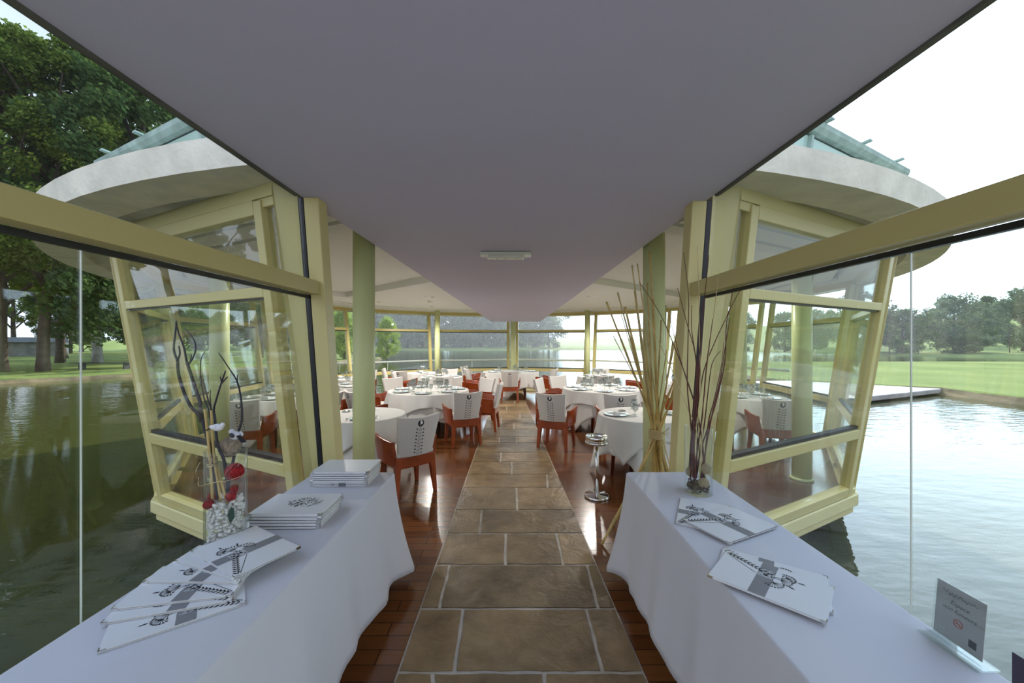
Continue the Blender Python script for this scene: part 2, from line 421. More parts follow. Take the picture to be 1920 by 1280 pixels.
# windows: one per facet
def window(i, n):
    a, b = VV[i], VV[i + 1]
    Ln = (b - a).length
    root = thing('window_%d' % n, None, None, (0, 0, 0)); root['kind'] = 'structure'
    def Q(u, z):
        return lean(a, z).lerp(lean(b, z), u / Ln)
    t = (b - a).normalized(); t2 = (Q(0, 2) - Q(0, 0)).normalized()
    nrm = t.cross(t2).normalized()
    if nrm.dot(a - CEN) < 0: nrm = -nrm
    u0, u1 = .15, Ln - .15
    fr = MB(); W = .085; D = .09
    for u in (u0, u1): fr.bar(Q(u, 0.02), Q(u, 2.6), W, D, nrm)
    for z, w in ((.075, .09), (.70, .10), (2.0, .075), (2.56, .10)):
        fr.bar(Q(u0 + W / 2, z), Q(u1 - W / 2, z), w, D, nrm)
    # corner rails
    for ua, ub in ((.0, u0), (u1, Ln)):
        for z in (.05, 2.58): fr.bar(Q(ua, z), Q(ub, z), .06, .06, nrm)
    fr.build('frame', M['frame'], root, bevel=.006)
    gk = MB()
    for z, w in ((.766, .03), (1.954, .016)):
        g = MB(); g.bar(Q(u0 + W / 2, z), Q(u1 - W / 2, z), w, .05, nrm); g.build('gasket', M['gasket'], root)
    def pane(ua, ub, za, zb):
        m = MB(); e = nrm * .006
        q = [Q(ua, za), Q(ub, za), Q(ub, zb), Q(ua, zb)]
        m.hexa([p - e for p in q], [p + e for p in q]).build('pane', M['glass'], root)
    h = W / 2 + .002
    pane(u0 + h, u1 - h, .125, .648); pane(u0 + h, u1 - h, .755, 1.96); pane(u0 + h, u1 - h, 2.04, 2.508)
    pane(.012, u0 - h, .085, 2.548); pane(u1 + h, Ln - .012, .085, 2.548)
    return root
n = 0
for i in range(len(VV) - 1):
    n += 1; window(i, n)

# cream band over the windows, ledge under them, and base down into the lake
bd = MB(); lg = MB()
for i in range(len(VV) - 1):
    for mb, z0, z1, k0, k1 in ((bd, 2.606, 2.80, 1.05, 1.072), (lg, -.10, .02, .985, 1.012), (lg, -.19, -.10, .975, 1.004)):
        a, b, c, d = scaled(VV[i], k0), scaled(VV[i + 1], k0), scaled(VV[i + 1], k1), scaled(VV[i], k1)
        mb.hexa([Vector((p.x, p.y, z0)) for p in (a, b, c, d)], [Vector((p.x, p.y, z1)) for p in (a, b, c, d)])
struct(bd.build('trim_3', M['cream'])); struct(lg.build('trim_4', M['cream'], bevel=.01))
bs = MB()
bs.prism([(scaled(p, .93).x, scaled(p, .93).y) for p in VV], -.9, -.151)
bs.prism([(GL + .25, Y0), (GR - .25, Y0), (GR - .25, 3.1), (GL + .25, 3.1)], -.9, -.151)
struct(bs.build('trim_5', M['base']))

# round concrete roof slab, lantern of green glass panels above it
RC = Vector((-0.2, 9.2, 0)); RR = 7.07
def poly_hit(ang, k):
    d = Vector((math.cos(ang), math.sin(ang), 0)); best = None
    pts = [scaled(p, k) for p in VV]
    for i in range(len(pts)):
        a, b = pts[i], pts[(i + 1) % len(pts)]; e = b - a; w = a - RC
        den = d.x * e.y - d.y * e.x
        if abs(den) < 1e-9: continue
        t = (w.x * e.y - w.y * e.x) / den; s = (w.x * d.y - w.y * d.x) / den
        if t > 0 and -1e-6 <= s <= 1 + 1e-6: best = t if best is None else max(best, t)
    return RC + d * best
NR = 120
prof = []
vs = []; 
for k in range(NR):
    a = 2 * PI * k / NR
    inn = poly_hit(a, 1.075); d = Vector((math.cos(a), math.sin(a), 0))
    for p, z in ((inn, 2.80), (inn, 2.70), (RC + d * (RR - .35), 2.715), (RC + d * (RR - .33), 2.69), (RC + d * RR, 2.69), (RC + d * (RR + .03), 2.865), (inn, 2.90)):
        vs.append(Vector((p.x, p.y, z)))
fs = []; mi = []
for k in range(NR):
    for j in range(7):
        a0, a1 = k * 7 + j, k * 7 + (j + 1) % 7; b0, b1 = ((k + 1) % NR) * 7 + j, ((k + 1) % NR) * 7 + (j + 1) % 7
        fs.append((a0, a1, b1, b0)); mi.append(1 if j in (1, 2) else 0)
rs = MB(); rs.add(vs, fs); rs.m = mi
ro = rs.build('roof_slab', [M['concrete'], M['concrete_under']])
struct(ro, 'round pale concrete roof slab overhanging the whole glass pavilion', 'roof')
lt = thing('roof_lantern', 'pale green glass lantern with a gutter raised above the round concrete roof', 'roof', (0, 0, 2.90)); lt['kind'] = 'structure'
LK = 1.06
for i in range(len(VV) - 1):
    a, b = scaled(VV[i], LK), scaled(VV[i + 1], LK); at_, bt = scaled(VV[i], LK + .01), scaled(VV[i + 1], LK + .01)
    nrm = ((a + b) / 2 - CEN).normalized() * .03
    m = MB()
    m.hexa([a - nrm, b - nrm, b, a], [at_ - nrm + Vector((0, 0, .37)), bt - nrm + Vector((0, 0, .37)), bt + Vector((0, 0, .37)), at_ + Vector((0, 0, .37))])
    m.build('glass_panel', M['green_glass'], lt)
    mu = MB()
    for u in (0, .33, .66, 1.0): 
        p = a.lerp(b, u); q = at_.lerp(bt, u)
        mu.bar(p + nrm * .3, q + nrm * .3 + Vector((0, 0, .37)), .035, .04, nrm)
    mu.build('mullion', M['copper'], lt)
    gu = MB(); t = (b - a).normalized()
    pr = [(0, .385), (.04, .39), (.07, .42), (.08, .455), (.068, .455), (.055, .43), (.0, .42)]
    nn = nrm.normalized(); k = len(pr)
    A = [at_ + nn * x + Vector((0, 0, z)) for x, z in pr]; Bq = [bt + nn * x + Vector((0, 0, z)) for x, z in pr]
    gu.add(A + Bq, [(j, (j + 1) % k, k + (j + 1) % k, k + j) for j in range(k)] + [tuple(range(k))[::-1], tuple(range(k, 2 * k))])
    gu.build('gutter', M['copper'], lt)
    for u in (.12, .38, .63, .88):
        p = at_.lerp(bt, u) + nn * .07 + Vector((0, 0, .462))
        br_ = MB(); br_.bar(p - nn * .05, p + nn * .055 + Vector((0, 0, .012)), .05, .014, (0, 0, 1)); br_.build('bracket', M['copper'], lt)
rf = MB()
ring = [scaled(p, LK + .01) for p in VV]
vv = [p + Vector((0, 0, .43)) for p in ring] + [Vector((0, 8, .75))]
rf.add(vv, [(i, (i + 1) % len(ring), len(ring)) for i in range(len(ring))] + [tuple(range(len(ring)))[::-1]])
rf.build('roof_sheet', M['copper'], lt)

# ---------------------------------------------------------------- corridor sides
def yd(z): return 2.92 - .144 * z          # leaning plane of the doorway
def side(name, X, s, joint, lbl):
    root = thing(name, None, None); root['kind'] = 'structure'
    def pane(y0, z0, z1, y1a=None, y1b=None):
        ya = yd(z0) if y1a is None else y1a; yb_ = yd(z1) if y1b is None else y1b
        q = [Vector((X, y0, z0)), Vector((X, ya, z0)), Vector((X, yb_, z1)), Vector((X, y0, z1))]
        e = Vector((.006, 0, 0))
        MB().hexa([p - e for p in q], [p + e for p in q]).build('pane', M['glass'], root)
    pane(joint + .004, .03, 1.965); pane(Y0, .03, 1.965, joint - .004, joint - .004)
    pane(Y0, 2.065, 2.60)
    MB().box((X, joint, 1.0), (.005, .003, 1.93)).build('glass_joint', M['silicone'], root)
    b = MB(); xi = X - s * .005
    q = [Vector((xi - s * .05 + e, y, z)) for e in (-.045, .045) for y, z in ((Y0, 1.97), (yd(1.97) + .06, 1.97), (yd(2.06) + .06, 2.06), (Y0, 2.06))]
    b.hexa(q[:4], q[4:]); b.build('beam', M['frame'], root, bevel=.005)
    MB().bar((X - s * .012, Y0, 1.957), (X - s * .012, yd(1.957), 1.957), .02, .02, (0, 0, 1)).build('gasket', M['gasket'], root)
    MB().bar((X - s * .02, Y0, .015), (X - s * .02, 2.9, .015), .05, .05, (0, 0, 1)).build('sill', M['frame'], root)
    return root
side('wall_left', GL, -1, 1.256, 'left'); side('wall_right', GR, 1, 1.294, 'right')
door = thing('door_1', None, None); door['kind'] = 'structure'
for X0, X1, gx, dy in ((-1.385, -1.285, -1.405, 0), (1.225, 1.325, 1.343, .06)):
    m = MB()
    q = [Vector((x, yd(z) + dy + e, z)) for z in (0, 2.606) for x, e in ((X0, 0), (X1, 0), (X1, .12), (X0, .12))]
    m.hexa(q[:4], q[4:]); m.build('door_post', M['cream'], door, bevel=.006)
    g = MB(); q = [Vector((gx + x, yd(z) + dy + e, z)) for z in (0, 2.606) for x, e in ((-.016, .002), (.016, .002), (.016, .06), (-.016, .06))]
    g.hexa(q[:4], q[4:]); g.build('gasket', M['gasket'], door)
    w = MB(); q = [Vector((gx + x, yd(z) + dy + e, z)) for z in (2.06, 2.606) for x, e in ((-.014 - .012 * 0, -.02), (.0, -.02), (.0, 0), (-.014, 0))]
# cream infill between doorway and first window on each side
inf = MB()
for gx, vtx, dy in ((-1.422, VV[0], 0), (1.36, VV[-1], .06)):
    q = []
    for z in (0, 2.79):
        e = lean(vtx, z); ee = e + (e - Vector((gx, yd(z) + dy, z))) * .05
        q += [Vector((gx, yd(z) + dy, z)), Vector((ee.x, ee.y - .03, z)), Vector((ee.x, ee.y + .12, z)), Vector((gx, yd(z) + dy + .12, z))]
    inf.hexa(q[:4], q[4:])
struct(inf.build('trim_6', M['cream']))
# rear wall behind the viewer
wb = MB(); wb.box(((GL + GR) / 2, Y0 - .06, 1.3), (GR - GL + .2, .12, 2.8)); struct(wb.build('wall_back', M['plaster']))

# ---------------------------------------------------------------- round columns
def column(x, y, r, top, lbl, grp=None):
    o = thing('column', lbl, 'column', (x, y, 0), 0, grp)
    MB().lathe([(r, 0.012), (r, top)], 40).build('shaft', M['column'], o)
    MB().lathe([(r + .018, 0.0), (r + .018, .02), (r + .004, .03)], 40).build('base_ring', M['column'], o)
column(-1.465, 3.8, .104, 2.775, 'thick round green column beside the walkway, in front of the left round table')
column(1.405, 3.8, .104, 2.775, 'thick round green column behind the tied bundle of bamboo canes')
column(-3.52, 4.62, .10, 2.775, 'round green column seen through the big tilted window on the left')
column(3.47, 4.6, .10, 2.775, 'round green column seen through the big tilted window on the right')
column(.035, 12.75, .085, 2.655, 'slim round green column at the far end, in line with the walkway')
column(-2.385, 12.27, .085, 2.655, 'slim round green column in the far window wall, first left of the middle one')
column(2.41, 12.27, .085, 2.655, 'slim round green column in the far window wall, first right of the middle one')
column(-4.2, 10.72, .09, 2.655, 'slim round green column hidden mostly by the thick left column')
column(4.22, 10.72, .09, 2.655, 'slim round green column hidden mostly by the thick right column')
column(-5.08, 8.5, .09, 2.655, 'slim round green column at the side windows, left of the dining tables')
column(5.1, 8.5, .09, 2.655, 'slim round green column at the side windows, right of the dining tables')
column(-4.72, 6.15, .09, 2.775, 'slim round green column at the far end of the large tilted window on the left')
column(4.74, 6.2, .09, 2.775, 'slim round green column at the far end of the large tilted window on the right')

# ---------------------------------------------------------------- outdoor handrail round the far side
hr = thing('handrail', 'white handrail running outside the far and side windows of the pavilion', 'railing', (0, 0, -.1))
pts = [scaled(p, 1.15) for p in VV[3:10]]
rl = MB(); rl.tube([p + Vector((0, 0, 1.10)) for p in pts], .03, 8); rl.build('rail', M['white_metal'], hr)
for i in range(len(pts) - 1):
    for u in (0, .5):
        p = pts[i].lerp(pts[i + 1], u)
        MB().tube([p + Vector((0, 0, -.6)), p + Vector((0, 0, 1.09))], .009, 6).build('post', M['white_metal'], hr)

# ---------------------------------------------------------------- ceiling fittings
d0 = 3.95; zc = CZ - (d0 - 2.57) * (CZ - 2.285) / 9.73
el = thing('emergency_light', 'clear rectangular emergency light fixed under the lavender ceiling', 'ceiling light', (-.065, d0, zc))
MB().box((0, 0, -.018), (.52, .135, .03)).build('mounting_plate', M['fixture'], el, bevel=.004)
m = MB(); m.box((.0, -.02, -.05), (.37, .10, .034)); m.build('diffuser', M['fixture'], el, bevel=.008)
for x in (-.09, .0, .09): MB().lathe([(.0001, -.076), (.009, -.074), (.011, -.067)], 10, (x, -.03, 0)).build('indicator_lamp', M['chrome'], el)
def downlight(x, y, z, lbl):
    o = thing('downlight', lbl, 'ceiling light', (x, y, z), 0, 'small recessed spots in the white room ceiling')
    MB().lathe([(.045, -.001), (.047, -.006), (.036, -.008)], 18).build('trim_ring', M['silver'], o)
    MB().lathe([(0, -.005), (.035, -.005)], 18).build('lens', M['wglass'], o)
for x, y in ((1.72, 8.6), (1.86, 8.6), (-1.8, 8.7), (-1.95, 8.7)):
    downlight(x, y, 2.66, 'small recessed spot, one of the %s pair in the white ceiling' % ('right' if x > 0 else 'left'))
for x, y in ((-2.3, 11.0), (-3.4, 9.8), (2.6, 10.6)):
    downlight(x, y, 2.66, 'small single spot in the white ceiling, %s' % {-2.3: 'above the far left table', -3.4: 'near the side windows left', 2.6: 'above the far right table'}[x])
for x in (-2.7, 2.6): downlight(x, 5.6, 2.78, 'small recessed spot in the white ceiling close behind the %s column' % ('left' if x < 0 else 'right'))  # fittings added to go with the two near fill spots
sd = MB(); sd.lathe([(0, 0.0), (.055, 0.0), (.055, -.025), (.035, -.04), (0, -.042)][::-1], 18)
o = sd.build('smoke_detector', M['fixture'], None, loc=(-2.05, 9.6, 2.66)); tag(o, 'small smoke detector on the white ceiling over the left tables', 'smoke detector')
# ================================================================= buffet tables in the corridor
TZ = 0.745; CT = 0.7505         # table top, cloth top
def buffet(loc, w, ln, rz, seed, tl, cl, wall):
    t = thing('buffet_table', tl, 'table', loc, rz)
    MB().box((0, 0, TZ - .015), (w - .03, ln - .03, .03)).build('tabletop', M['wood_dark'], t, bevel=.004)
    for sx in (-1, 1):
        for sy in (-1, 1):
            MB().tube([(sx * (w / 2 - .06), sy * (ln / 2 - .09), TZ - .03), (sx * (w / 2 - .06), sy * (ln / 2 - .09), 0)], [.024, .02], 10).build('leg', M['wood_dark'], t)
    rn = random.Random(seed)
    # perimeter of a rounded rectangle
    R = .035; per = []
    hx, hy = w / 2, ln / 2
    segs = [((hx, -hy + R), (hx, hy - R), 46), None, ((hx - R, hy), (-hx + R, hy), 16), None, ((-hx, hy - R), (-hx, -hy + R), 46), None, ((-hx + R, -hy), (hx - R, -hy), 16), None]
    cs = [(hx - R, hy - R, 0), (-hx + R, hy - R, PI / 2), (-hx + R, -hy + R, PI), (hx - R, -hy + R, 1.5 * PI)]
    ci = 0
    for sg in segs:
        if sg:
            (x0, y0), (x1, y1), k = sg
            nx, ny = (y1 - y0), -(x1 - x0); q = math.hypot(nx, ny)
            for j in range(k):
                u = j / k; per.append((x0 + (x1 - x0) * u, y0 + (y1 - y0) * u, nx / q, ny / q, max(0, 1 - min(u, 1 - u) * math.hypot(x1 - x0, y1 - y0) / .22)))
        else:
            cx, cy, a0 = cs[ci]; ci += 1
            for j in range(8):
                a = a0 + PI / 2 * j / 8
                per.append((cx + R * math.cos(a), cy + R * math.sin(a), math.cos(a), math.sin(a), 1.0))
    n = len(per); levels = 15; vs = []; fs = []
    ph = [rn.uniform(0, 6) for _ in range(6)]
    acc = [0.0]
    for i in range(1, n): acc.append(acc[-1] + math.hypot(per[i][0] - per[i - 1][0], per[i][1] - per[i - 1][1]))
    def ring(off, z, fold=0, t=0):
        for i, (x, y, nx, ny, c) in enumerate(per):
            s = acc[i]
            wv = math.sin(s * 17 + ph[0]) * .45 + math.sin(s * 31 + ph[1]) * .25 + math.sin(s * 7.3 + ph[2]) * .5
            o_ = off + fold * (.5 + .5 * wv) * t + .075 * t * t * c
            if nx * wall > .2: o_ = min(o_, .004)
            elif wall * x > 0: o_ = o_ * .5 + .002
            if x * wall > hx - .06 and abs(nx) <= .2: o_ = min(o_, .01)
            dz = (math.sin(s * 9 + ph[3]) * .012 + math.sin(s * 21 + ph[4]) * .008 - .06 * c * c) * t
            vs.append((x + nx * o_, y + ny * o_, z + dz))
    ring(-.03, CT); ring(-.008, CT)
    for k in range(5):
        a = PI / 2 * k / 4; ring(.006 - .012 + .012 * math.sin(a), CT - .012 + .012 * math.cos(a))
    drop = .60
    for k in range(1, levels + 1):
        t = k / levels; ring(.006 + .035 * t, CT - .012 - drop * t, .045, t)
    R_ = len(vs) // n
    for j in range(R_ - 1):
        for i in range(n): fs.append((j * n + i, (j + 1) * n + i, (j + 1) * n + (i + 1) % n, j * n + (i + 1) % n))
    fs.append(tuple(range(n)))
    m = MB(); m.add(vs, fs, 0, True); m.sm[-1] = False
    o = m.build('tablecloth', M['linen'], None, loc=loc); o.rotation_euler = (0, 0, rz)
    sol = o.modifiers.new('thickness', 'SOLIDIFY'); sol.thickness = .0015; sol.offset = -1
    tag(o, cl, 'tablecloth')
    return t
buffet((-1.098, 1.66, 0), .545, 1.98, math.radians(-1.2), 3, 'long buffet table hidden under the cloth on the left of the walkway', 'white cloth hanging over the left buffet table with the menu stacks', -1)
buffet((1.052, 1.66, 0), .535, 1.98, 0, 5, 'long buffet table hidden under the cloth on the right of the walkway', 'white cloth hanging over the right buffet table with the twig vase', 1)

# ---------------------------------------------------------------- menus
def menu_meshes(th):
    W, D = .35, .243
    a = MB(); a.box((0, 0, th - .001), (W, D, .002)); a.box((0, 0, .001), (W, D, .002)); a.box((0, -D / 2 + .001, th / 2), (W, .002, th))
    pg = MB(); pg.box((0, .003, th / 2), (W - .012, D - .012, th - .0045))
    z = th + .0003
    p = MB()
    def quad(x0, y0, x1, y1, mi): p.add([(x0, y0, z + .0002 * mi), (x1, y0, z + .0002 * mi), (x1, y1, z + .0002 * mi), (x0, y1, z + .0002 * mi)], [(0, 1, 2, 3)], mi)
    def leaf(x, y, ang, l, w, mi=1):
        c, s = math.cos(ang), math.sin(ang)
        pts = [(0, 0), (l * .3, w), (l * .7, w * .8), (l, 0), (l * .7, -w * .5), (l * .3, -w * .6)]
        p.add([(x + c * u - s * v, y + s * u + c * v, z + .0004) for u, v in pts], [tuple(range(6))], mi)
    def stem(x0, y0, x1, y1, w=.0011):
        d = Vector((x1 - x0, y1 - y0)); nn = Vector((-d.y, d.x)).normalized() * w
        p.add([(x0 + nn.x, y0 + nn.y, z + .0003), (x0 - nn.x, y0 - nn.y, z + .0003), (x1 - nn.x, y1 - nn.y, z + .0003), (x1 + nn.x, y1 + nn.y, z + .0003)], [(0, 1, 2, 3)], 1)
    quad(-.045, -D / 2 + .001, .008, D / 2 - .001, 0)
    quad(-.043, .012, .006, .070, 2)
    rr = random.Random(2)
    for k in range(26): leaf(rr.uniform(-.04, 0), rr.uniform(.014, .065), rr.uniform(0, 6.3), .012, .0028, 0)
    stem(-.168, .105, .012, .032); stem(-.168, .098, -.05, .022)
    for k in range(9):
        u = k / 8; x = -.160 + u * .112; y = .104 - u * .045
        leaf(x, y, .55, .019, .004); leaf(x, y, -.95, .017, .004)
    for cx, cy, a0, rr_ in ((.045, .035, .2, .034), (.028, .000, -.9, .032), (.060, .060, .8, .026)):
        stem(.0, .03, cx - .016, cy - .002)
        for k in range(9):
            an = a0 + (k - 4) * .33; x1, y1 = cx - .016 + rr_ * math.cos(an), cy - .002 + rr_ * math.sin(an)
            stem(cx - .016, cy - .002, x1, y1, .0008); p.disc((x1, y1, z + .0005), .0036, 7, 1)
    leaf(.05, .01, -.35, .03, .004); leaf(.075, .055, .1, .026, .004)
    cs = []
    for sx in (-1, 1):
        for sy in (-1, 1):
            c = MB(); x0, y0 = sx * (W / 2 + .0008), sy * (D / 2 + .0008)
            for z0, z1 in ((-.0004, th + .0006),):
                P = [(x0, y0), (x0 - sx * .018, y0), (x0 - sx * .018, y0 - sy * .003), (x0 - sx * .003, y0 - sy * .003), (x0 - sx * .003, y0 - sy * .018), (x0, y0 - sy * .018)]
                c.prism(P if sx * sy > 0 else P[::-1], z0, z1)
            cs.append(c.mesh('metal_corner', M['chrome']))
    return (a.mesh('cover', M['menu']), pg.mesh('pages', M['menu_edge']), p.mesh('print', [M['grey_print'], M['ink'], M['pattern_print']]), cs)
def leafdisc_mesh(th):
    p = MB(); rr = random.Random(5); z = th + .0006
    p.add([(-.03, -.02, z - .0002), (-.025, -.024, z - .0002), (-.005, .0, z - .0002), (-.008, .004, z - .0002)], [(0, 1, 2, 3)], 0)
    k = 0
    while k < 190:
        x, y = rr.uniform(-1, 1), rr.uniform(-1, 1)
        if x * x + y * y > 1: continue
        a = rr.uniform(0, 6.3); l = rr.uniform(.007, .012); w = .0026
        c, s = math.cos(a), math.sin(a); X, Y = .03 + x * .085, .012 + y * .055
        p.add([(X + c * u - s * v, Y + s * u + c * v, z) for u, v in ((0, 0), (l * .4, w), (l, 0), (l * .4, -w))], [(0, 1, 2, 3)], 0); k += 1
    return p.mesh('print', M['ink'])
MM = {t: menu_meshes(t) for t in (.0075, .0135)}
def menu(x, y, z, ang, th, lbl, group, printed=True, special=None):
    o = thing('menu', lbl, 'menu', (x, y, z), math.radians(ang), group)
    me = MM[th]
    for nm, mesh in [('cover', me[0]), ('pages', me[1])] + [('metal_corner', q) for q in me[3]]:
        c = bpy.data.objects.new(nm, mesh); COL.objects.link(c); c.parent = o
    if special is not None or printed:
        c = bpy.data.objects.new('print', special if special is not None else me[2]); COL.objects.link(c); c.parent = o
    return o
Z0 = CT + .001
fan = [(-1.123, 1.305, 36.6, 'white menu at the bottom of the fanned pile on the left table, nearest the viewer'),
       (-1.160, 1.372, 17.8, 'second white menu from the bottom of the fanned pile on the left table'),
       (-1.163, 1.408, 11.3, 'third white menu from the bottom of the fanned pile on the left table'),
       (-1.157, 1.505, -1.2, 'white menu in the middle of the fanned pile, its long edge square across the table'),
       (-1.115, 1.555, -21.0, 'white menu just under the top one of the fanned pile on the left table'),
       (-1.088, 1.574, -30.5, 'white menu on top of the fanned pile, pointing at the pebble vase')]
for k, (x, y, a, l) in enumerate(fan):
    if x < -1.13: x += .0
    menu(x, y, Z0 + k * .0088, a + 180, .0075, l, 'menus fanned out on the left table')
rr = random.Random(11)
names = ['lowest', 'second lowest', 'middle', 'second highest', 'top']
LD = leafdisc_mesh(.0135)
for k in range(5):
    menu(-1.102 + rr.uniform(-.006, .006) + .004 * k, 1.958 + rr.uniform(-.004, .004), Z0 + k * .0150, rr.uniform(-1.5, 1.5), .0135,
         ('top menu of the near stack on the left table, with an oval leaf print' if k == 4 else '%s white menu in the near stack beside the pebble vase' % names[k]), 'menus in the near stack', printed=False, special=LD if k == 4 else None)
rk = ['lowest', 'second', 'third', 'fourth', 'fifth', 'sixth', 'top']
for k in range(7):
    o = menu(-1.070 + rr.uniform(-.006, .006) + (.006 if k > 1 else 0), 2.495 + rr.uniform(-.004, .004) - (.012 if k > 1 else 0), Z0 + k * .0142, rr.uniform(-1.0, 1.0), .0135,
         ('plain white menu on top of the far stack at the end of the left table' if k == 6 else '%s white menu from below in the far stack, at the left table end' % rk[k] if k else 'lowest white menu of the far stack, its edge printed with a grey band'), 'menus in the far stack', printed=False)
    if k < 2:
        e = MB(); e.add([(.0, -.1218, .001), (.045, -.1218, .001), (.045, -.1218, .0125), (.0, -.1218, .0125)], [(0, 1, 2, 3)], 0)
        for q in range(12):
            x, z = -.05 + rr.uniform(0, .022), rr.uniform(.001, .010); e.add([(x, -.1219, z), (x + .004, -.1219, z + .001), (x + .005, -.1219, z + .003)], [(0, 1, 2)], 1)
        e.build('edge_print', [M['grey_print'], M['ink']], o)
menu(.992, 1.985, Z0, 62.7, .0075, 'white menu partly covered by another, nearest the twig vase on the right table', 'menus on the right table')
menu(1.060, 1.868, Z0 + .009, 25.6, .0075, 'white menu lying on top of another, just in front of the twig vase', 'menus on the right table')
menu(.985, 1.462, Z0, -36.0, .0075, 'white menu mostly hidden under another, in the nearer pair on the right table', 'menus on the right table')
menu(.950, 1.416, Z0 + .009, -44.5, .0075, 'white menu on top of the nearer pair on the right table, grey band across', 'menus on the right table')

# ---------------------------------------------------------------- left vase with branches, canes, balls, birds
VC = Vector((-1.292, 1.735, CT + .001))
def glass_vase(c, r, h, lbl):
    m = MB(); t = .005
    m.lathe([(r - .003, 0), (r, .003), (r, h - .002), (r - t / 2, h), (r - t, h - .002), (r - t, .016), (r - t - .004, .013), (0.0001, .012)], 44)
    o = m.build('glass_vase', M['vglass'], None, loc=c)
    return tag(o, lbl, 'vase')
glass_vase(VC, .081, .415, 'clear glass cylinder vase filled with white pebbles on the left table')
pb = MB(); rr = random.Random(21)
for layer in range(13):
    z = .024 + layer * .0125
    for q in range(40):
        a = rr.uniform(0, 2 * PI); r = .064 * math.sqrt(rr.random()) if q % 3 == 0 else rr.uniform(.055, .0655)
        s = rr.uniform(.0065, .0095)
        pb.ball((r * math.cos(a), r * math.sin(a), z + rr.uniform(-.003, .003) + .03 * (.5 + .5 * math.cos(a)) * layer / 12 * .6), s, 7, 5, 0, (1, rr.uniform(.7, 1), rr.uniform(.55, .8)), Matrix.Rotation(rr.uniform(0, 3), 3, 'X') @ Matrix.Rotation(rr.uniform(0, 3), 3, 'Z'))
o = pb.build('pebbles', M['pebble'], None, loc=VC); tag(o, 'white pebbles filling the lower half of the glass vase', 'pebbles', None, 'stuff')
def smooth_path(pts, n=4):
    pts = [Vector(p) for p in pts]; out = []
    for i in range(len(pts) - 1):
        p0 = pts[max(i - 1, 0)]; p1 = pts[i]; p2 = pts[i + 1]; p3 = pts[min(i + 2, len(pts) - 1)]
        for k in range(n):
            t = k / n
            out.append(.5 * ((2 * p1) + (p2 - p0) * t + (2 * p0 - 5 * p1 + 4 * p2 - p3) * t * t + (3 * p1 - p0 - 3 * p2 + p3) * t ** 3))
    out.append(pts[-1]); return out
def twig(mb, px, d0, d1, r0, r1, n=7, sm=4):
    k = len(px) - 1
    P = [atd(x, y, d0 + (d1 - d0) * i / k) for i, (x, y) in enumerate(px)]
    P = smooth_path(P, sm); L = len(P) - 1
    mb.tube(P, [r0 + (r1 - r0) * i / L for i in range(L + 1)], n)
    return P
def twig_thing(name, specs, mat, lbl, cat, group=None):
    m = MB()
    for s in specs: twig(m, *s)
    o = m.build(name, mat); tag(o, lbl, cat, group); return o
br = [
 ([(409, 932), (402, 880), (394, 838), (377, 777), (375, 753), (368, 732), (361, 711), (352.7, 685.5), (350, 678)], 1.735, 1.78, .0088, .0062),
 ([(377, 790), (374, 778), (358.6, 763), (345.7, 737), (335, 702), (333, 676)], 1.75, 1.71, .0078, .006),
 ([(333, 676), (326, 655), (329, 622), (330.5, 601)], 1.71, 1.72, .005, .0032),
 ([(333, 676), (337.5, 662), (335, 648)], 1.71, 1.70, .0042, .0028),
 ([(350, 678), (344.5, 650), (335, 624.5), (330.5, 603)], 1.78, 1.76, .0048, .003),
 ([(354, 682), (362, 670), (367, 652.6), (362, 634), (345.7, 615)], 1.78, 1.80, .0048, .002),
 ([(357, 678), (359, 664)], 1.785, 1.79, .003, .002)]
twig_thing('branch', br, M['twig_dark'], 'tall dark forked branch on the left side of the pebble vase', 'branch')
br = [([(431, 930), (424, 890), (419.5, 861), (408, 833), (403, 786), (401, 767.5), (405.5, 749), (415, 718), (423, 695)], 1.76, 1.70, .0078, .0028),
      ([(414.5, 719), (426.6, 706.5)], 1.705, 1.69, .0036, .0022), ([(415.5, 717), (413, 706)], 1.705, 1.70, .003, .002)]
twig_thing('branch', br, M['twig_dark'], 'dark branch with a small fork, upright in the middle of the pebble vase', 'branch')
br = [([(424, 926), (438, 860), (446.5, 812), (453.5, 786), (452, 749), (445, 716), (431, 692.5), (410, 661)], 1.80, 1.86, .0075, .0022),
      ([(445, 716), (445.5, 703)], 1.835, 1.84, .003, .002), ([(445, 716), (437, 715.5)], 1.835, 1.83, .003, .002)]
twig_thing('branch', br, M['twig_dark'], 'dark curved branch on the right side of the pebble vase, bending left at its tip', 'branch')
br = [([(396, 800), (391, 767.5), (382, 744), (376, 702), (377, 674), (384, 658.5)], 1.79, 1.82, .0042, .0016),
      ([(398, 795), (396, 767.5), (390, 749), (381, 712)], 1.79, 1.78, .0044, .0026), ([(396, 767), (394, 745), (395, 731)], 1.79, 1.8, .003, .0018)]
twig_thing('twig', br, M['twig_dark'], 'thin dark twig rising behind the canes in the pebble vase', 'twig')
for px, d, l in ((((399, 945), (394, 860), (384, 767)), 1.725, 'tan cane in the pebble vase, leftmost of three tied with wire'),
                 (((415, 943), (402, 865), (396, 769)), 1.735, 'tan cane in the pebble vase, middle one of three tied with wire'),
                 (((426, 944), (406, 870), (391, 812), (385, 790)), 1.748, 'tan cane in the pebble vase, slanting left from the red balls')):
    twig_thing('cane', [(list(px), d, d + .01, .0062, .0052)], M['bamboo'], l, 'cane')
w = MB(); rr = random.Random(4)
cc = atd(398, 866, 1.735)
for k in range(9):
    a0 = rr.uniform(0, 6.3); zz = rr.uniform(-.02, .02)
    w.tube([cc + Vector((.020 * math.cos(a0 + t * .5), .020 * math.sin(a0 + t * .5), zz + .004 * math.sin(t + k))) for t in range(14)], .0012, 5)
